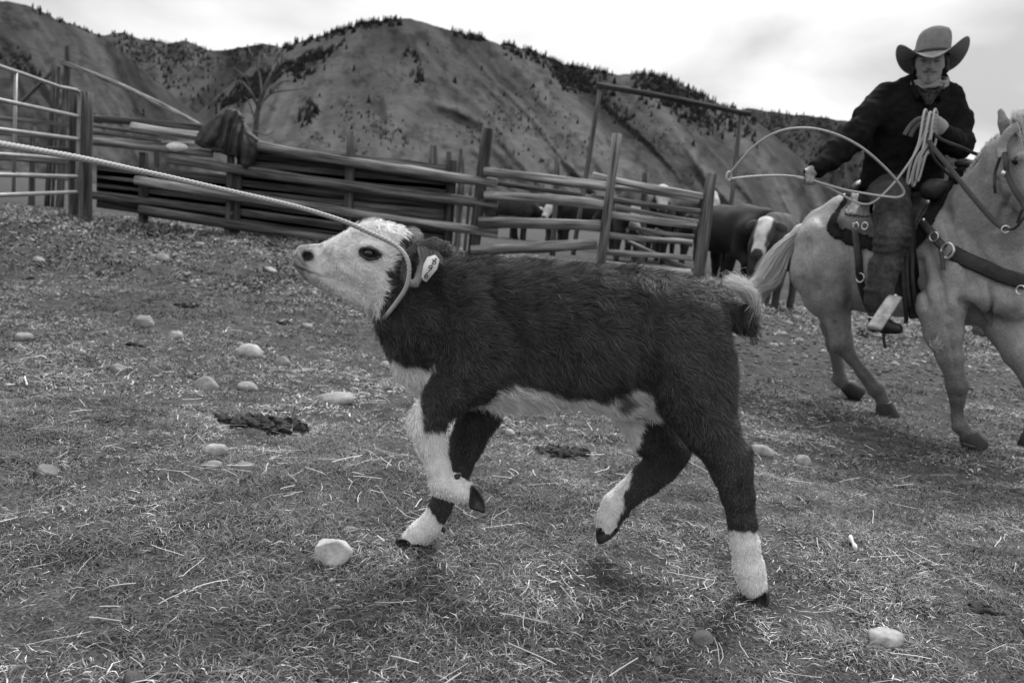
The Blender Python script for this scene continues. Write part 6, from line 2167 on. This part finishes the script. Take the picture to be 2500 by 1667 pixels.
# ================================================================ stones, dung, litter
def stone(px, py, w, h, label, seed, tone=0.30, group=None, sunk=0.43, boxy=0.0):
    tone = tone * 0.72
    c = on_ground(px, py + 0.30 * h)
    s = c[1] / F
    rx, rz = 0.5 * w * s, max(0.5 * h * s, 0.004)
    ry = 0.5 * (rx + rz) * 0.95
    r = np.random.default_rng(seed)
    V, f = ball((0, 0, 0), 1.0, 28, 18)
    V = V * (1 + boxy * (np.abs(V).max(1) ** -1 - 1))[:, None]
    V = V * np.array([rx, ry, rz * 1.25])
    V = V + 0.24 * min(rx, rz * 1.2) * np.stack([vnoise(V / max(rx, rz), 1.3, seed + k) for k in range(3)], -1) + 0.07 * rz * np.stack([vnoise(V / max(rx, rz), 5, seed + 9 + k) for k in range(3)], -1)
    for _ in range(9 if boxy else 4):
        nn = r.normal(size=3); nn /= np.linalg.norm(nn)
        e_ = (V @ nn)
        lim = e_.max() * (r.uniform(0.62, 0.85) if boxy else r.uniform(0.78, 0.95))
        V = V - np.clip(e_ - lim, 0, None)[:, None] * nn * 0.9
    a = r.normal(0, 0.10)
    V = np.stack([V[:, 0] * math.cos(a) - V[:, 2] * math.sin(a), V[:, 1], V[:, 0] * math.sin(a) + V[:, 2] * math.cos(a)], -1)
    z = float(gz(c[0], c[1]))
    V = V + np.array([c[0], c[1], z + rz * (1.25 - sunk * 2)])
    o = obj('stone', V, f, M['stone'], tone=np.clip(tone * (1 + 0.25 * vnoise(V, 12 / (rx * 10), seed)), 0.03, 0.7), loc=(c[0], c[1], z))
    props(o, label, 'stone', group)
ST = 'stones lying in the pasture'
for i, (x, y, w, h, lab, tn) in enumerate((
    (808, 1346, 96, 74, 'large pale angular stone in the foreground left of the front hooves', 0.50),
    (2153, 1557, 98, 48, 'egg-shaped pale stone at the bottom right of the foreground', 0.40),
    (1859, 1100, 64, 29, 'long smooth oval stone just right of the calf\'s hind leg', 0.34),
    (1959, 1125, 42, 30, 'upright rounded stone right of the long oval stone', 0.32),
    (819, 974, 112, 30, 'very long flat pale stone ahead of the calf\'s chest', 0.34),
    (612, 858, 68, 36, 'pale stone with dark broken side in the left midground', 0.40),
    (587, 841, 22, 13, 'small stone touching the back of the dark-sided stone', 0.34),
    (505, 940, 66, 36, 'domed grey stone, left of two side by side', 0.26),
    (605, 944, 58, 26, 'flatter grey stone, right of two side by side', 0.30),
    (689, 885, 48, 24, 'mottled stone right of the dark-sided stone', 0.26),
    (59, 823, 50, 24, 'leftmost stone, grey and low by the left edge', 0.27),
    (352, 787, 48, 30, 'rounded stone alone up the slope from the left centre', 0.27),
    (287, 901, 42, 24, 'tilted grey stone half hidden in left grass', 0.26),
    (430, 818, 40, 20, 'broken pale stone right of the rounded lone stone', 0.38),
    (115, 1150, 66, 34, 'smooth dark grey wedge stone near the left edge', 0.20),
    (527, 1098, 66, 30, 'pale stone beside the big dung pile, top of three', 0.38),
    (521, 1138, 50, 24, 'grey stone, lower left of the three by the dung', 0.27),
    (597, 1138, 54, 22, 'flat grey stone, lower right of the three by the dung', 0.25),
    (327, 1654, 60, 36, 'dark stone cut by the bottom edge at lower left', 0.13),
    (855, 1293, 40, 18, 'low stone showing just behind the large angular stone', 0.26),
    (1715, 1557, 52, 40, 'curved grey stone sunk in grass under the hind hoof', 0.26),
    (1606, 1615, 22, 24, 'small round grey pebble at the bottom edge', 0.25),
    (1936, 1173, 28, 11, 'thin flat stone below the upright rounded stone', 0.28),
    (398, 630, 34, 18, 'oval stone, larger of the close pair below the boards', 0.34),
    (373, 628, 17, 15, 'small stone, smaller of the close pair below the boards', 0.34),
    (94, 634, 32, 12, 'flat pale stone far left below the gate', 0.34),
    (488, 596, 28, 11, 'flat pale stone in the shade of the lowest rail', 0.30),
    (662, 659, 30, 11, 'flat white stone left of the calf\'s nose', 0.50),
    (750, 795, 30, 10, 'flat stone under the calf\'s jaw', 0.34),
    (1245, 1055, 26, 16, 'pale stone seen between the calf\'s foreleg and belly', 0.40),
    (940, 890, 30, 16, 'pale stone touching the outline of the calf\'s brisket', 0.36))):
    stone(x, y, w, h, lab, 300 + i, tn, ST, boxy=0.22 if i in (0, 14) else 0.0)
for i, (x, y, w, h) in enumerate(((1908, 814, 26, 10), (1846, 824, 12, 11), (1950, 831, 24, 11), (1888, 843, 24, 13), (2185, 889, 24, 11), (2234, 891, 24, 11), (1988, 799, 14, 8), (1890, 905, 10, 10), (2083, 869, 14, 8), (1965, 871, 14, 9), (2010, 858, 16, 9), (2120, 850, 16, 8), (2300, 830, 14, 7), (2420, 850, 16, 8), (1930, 790, 14, 7), (1860, 760, 14, 6), (2460, 905, 14, 8))):
    stone(x, y, w, h, 'small pale stone on the gravelly ground around the horse\'s legs', 400 + i, 0.34, 'gravel stones behind the horse')
# loose gravel
r = np.random.default_rng(77)
gv, gf, gtn, n0 = [], [], [], 0
bV, bF = ball((0, 0, 0), 1.0, 6, 4)
bF = np.array(bF)
for _ in range(5200):
    y = r.uniform(5.3, 9.0)
    x = r.uniform(0.3, 0.75 * y + 0.5)
    if r.random() > float(bare(np.array([x]), np.array([y]))[0]):
        continue
    s = 0.004 + 0.015 * r.random() ** 2
    P = bV * np.array([s * r.uniform(.8, 1.6), s * r.uniform(.8, 1.6), s * 0.7]) + np.array([x, y, float(gz(x, y)) + s * 0.2])
    gv.append(P); gf.append(bF + n0); n0 += len(P); gtn.append(np.full(len(P), r.uniform(0.03, 0.17)))
o = obj('gravel', np.concatenate(gv), np.concatenate(gf), M['stone'], tone=np.concatenate(gtn))
props(o, 'loose gravel on the bare ground behind the horse', 'gravel', None, 'stuff')

M['dung'] = mat('dark_dung', 0.014, 0.85, nscale=30, ncon=0.5, bump=0.9, bscale=40, spec=0.3)
def dung(px, py, w, h, label, seed):
    c = on_ground(px, py)
    s = c[1] / F
    r_ = np.random.default_rng(seed)
    v = Vol((c[0] - w * s, c[1] - w * s, c[2] - 0.05), (c[0] + w * s, c[1] + w * s, c[2] + 0.12), 0.006)
    for _ in range(40):
        a = r_.uniform(0, 6.28)
        q = r_.random() ** 0.6
        x, y = c[0] + 0.5 * w * s * q * math.cos(a), c[1] + 1.1 * h * s * q * math.sin(a)
        rr = r_.uniform(0.07, 0.15) * w * s * 0.8
        v.ell((x, y, float(gz(x, y)) + 0.004), (rr * 0.8, rr * 0.7, rr * r_.uniform(0.35, 0.75)), None, 0.008)
    V, Q, _ = v.mesh()
    V = V + 0.012 * np.stack([vnoise(V, 38, k) + 0.7 * vnoise(V, 95, k + 5) for k in (1, 2, 3)], -1)
    o = obj('dung_pile', V, Q, M['dung'], loc=c)
    props(o, label, 'dung')
dung(645, 1040, 230, 62, 'broad dark dung pile in the grass left of the forelegs', 1)
dung(1372, 1105, 150, 52, 'dark dung pile under the calf\'s belly', 2)
dung(2408, 1490, 84, 26, 'flat dark dung scrap at the right edge', 3)
dung(455, 748, 60, 14, 'small dark dung pat up the slope at left centre', 4)
dung(330, 845, 44, 14, 'small dark clod beside the left tilted stone', 5)
dung(690, 790, 40, 14, 'dark clod below the calf\'s muzzle', 6)
dung(70, 682, 30, 8, 'dark pat on the far grass at the left edge', 7)
M['bone'] = mat('bleached_litter', 0.62, 0.8, nscale=40, ncon=0.2)
for p0, p1, w, lab in (((2072, 1324), (2088, 1352), 9, 'bleached white bone scrap in the right foreground'), ((60, 930), (66, 948), 4, 'white chip lying in grass by the left edge')):
    a, b = on_ground(*p0) + [0, 0, .02], on_ground(*p1) + [0, 0, .015]
    n = 8
    P = np.array([a + (b - a) * t for t in np.linspace(0, 1, n)])
    R = w * a[1] / F * np.array([.5, 1.0, .85, .6, .55, .8, 1.0, .5])
    V, f, uv = tube(P, R, 9, flat=0.6)
    o = obj('bone', V, f, M['bone'], loc=a)
    props(o, lab, 'bone')
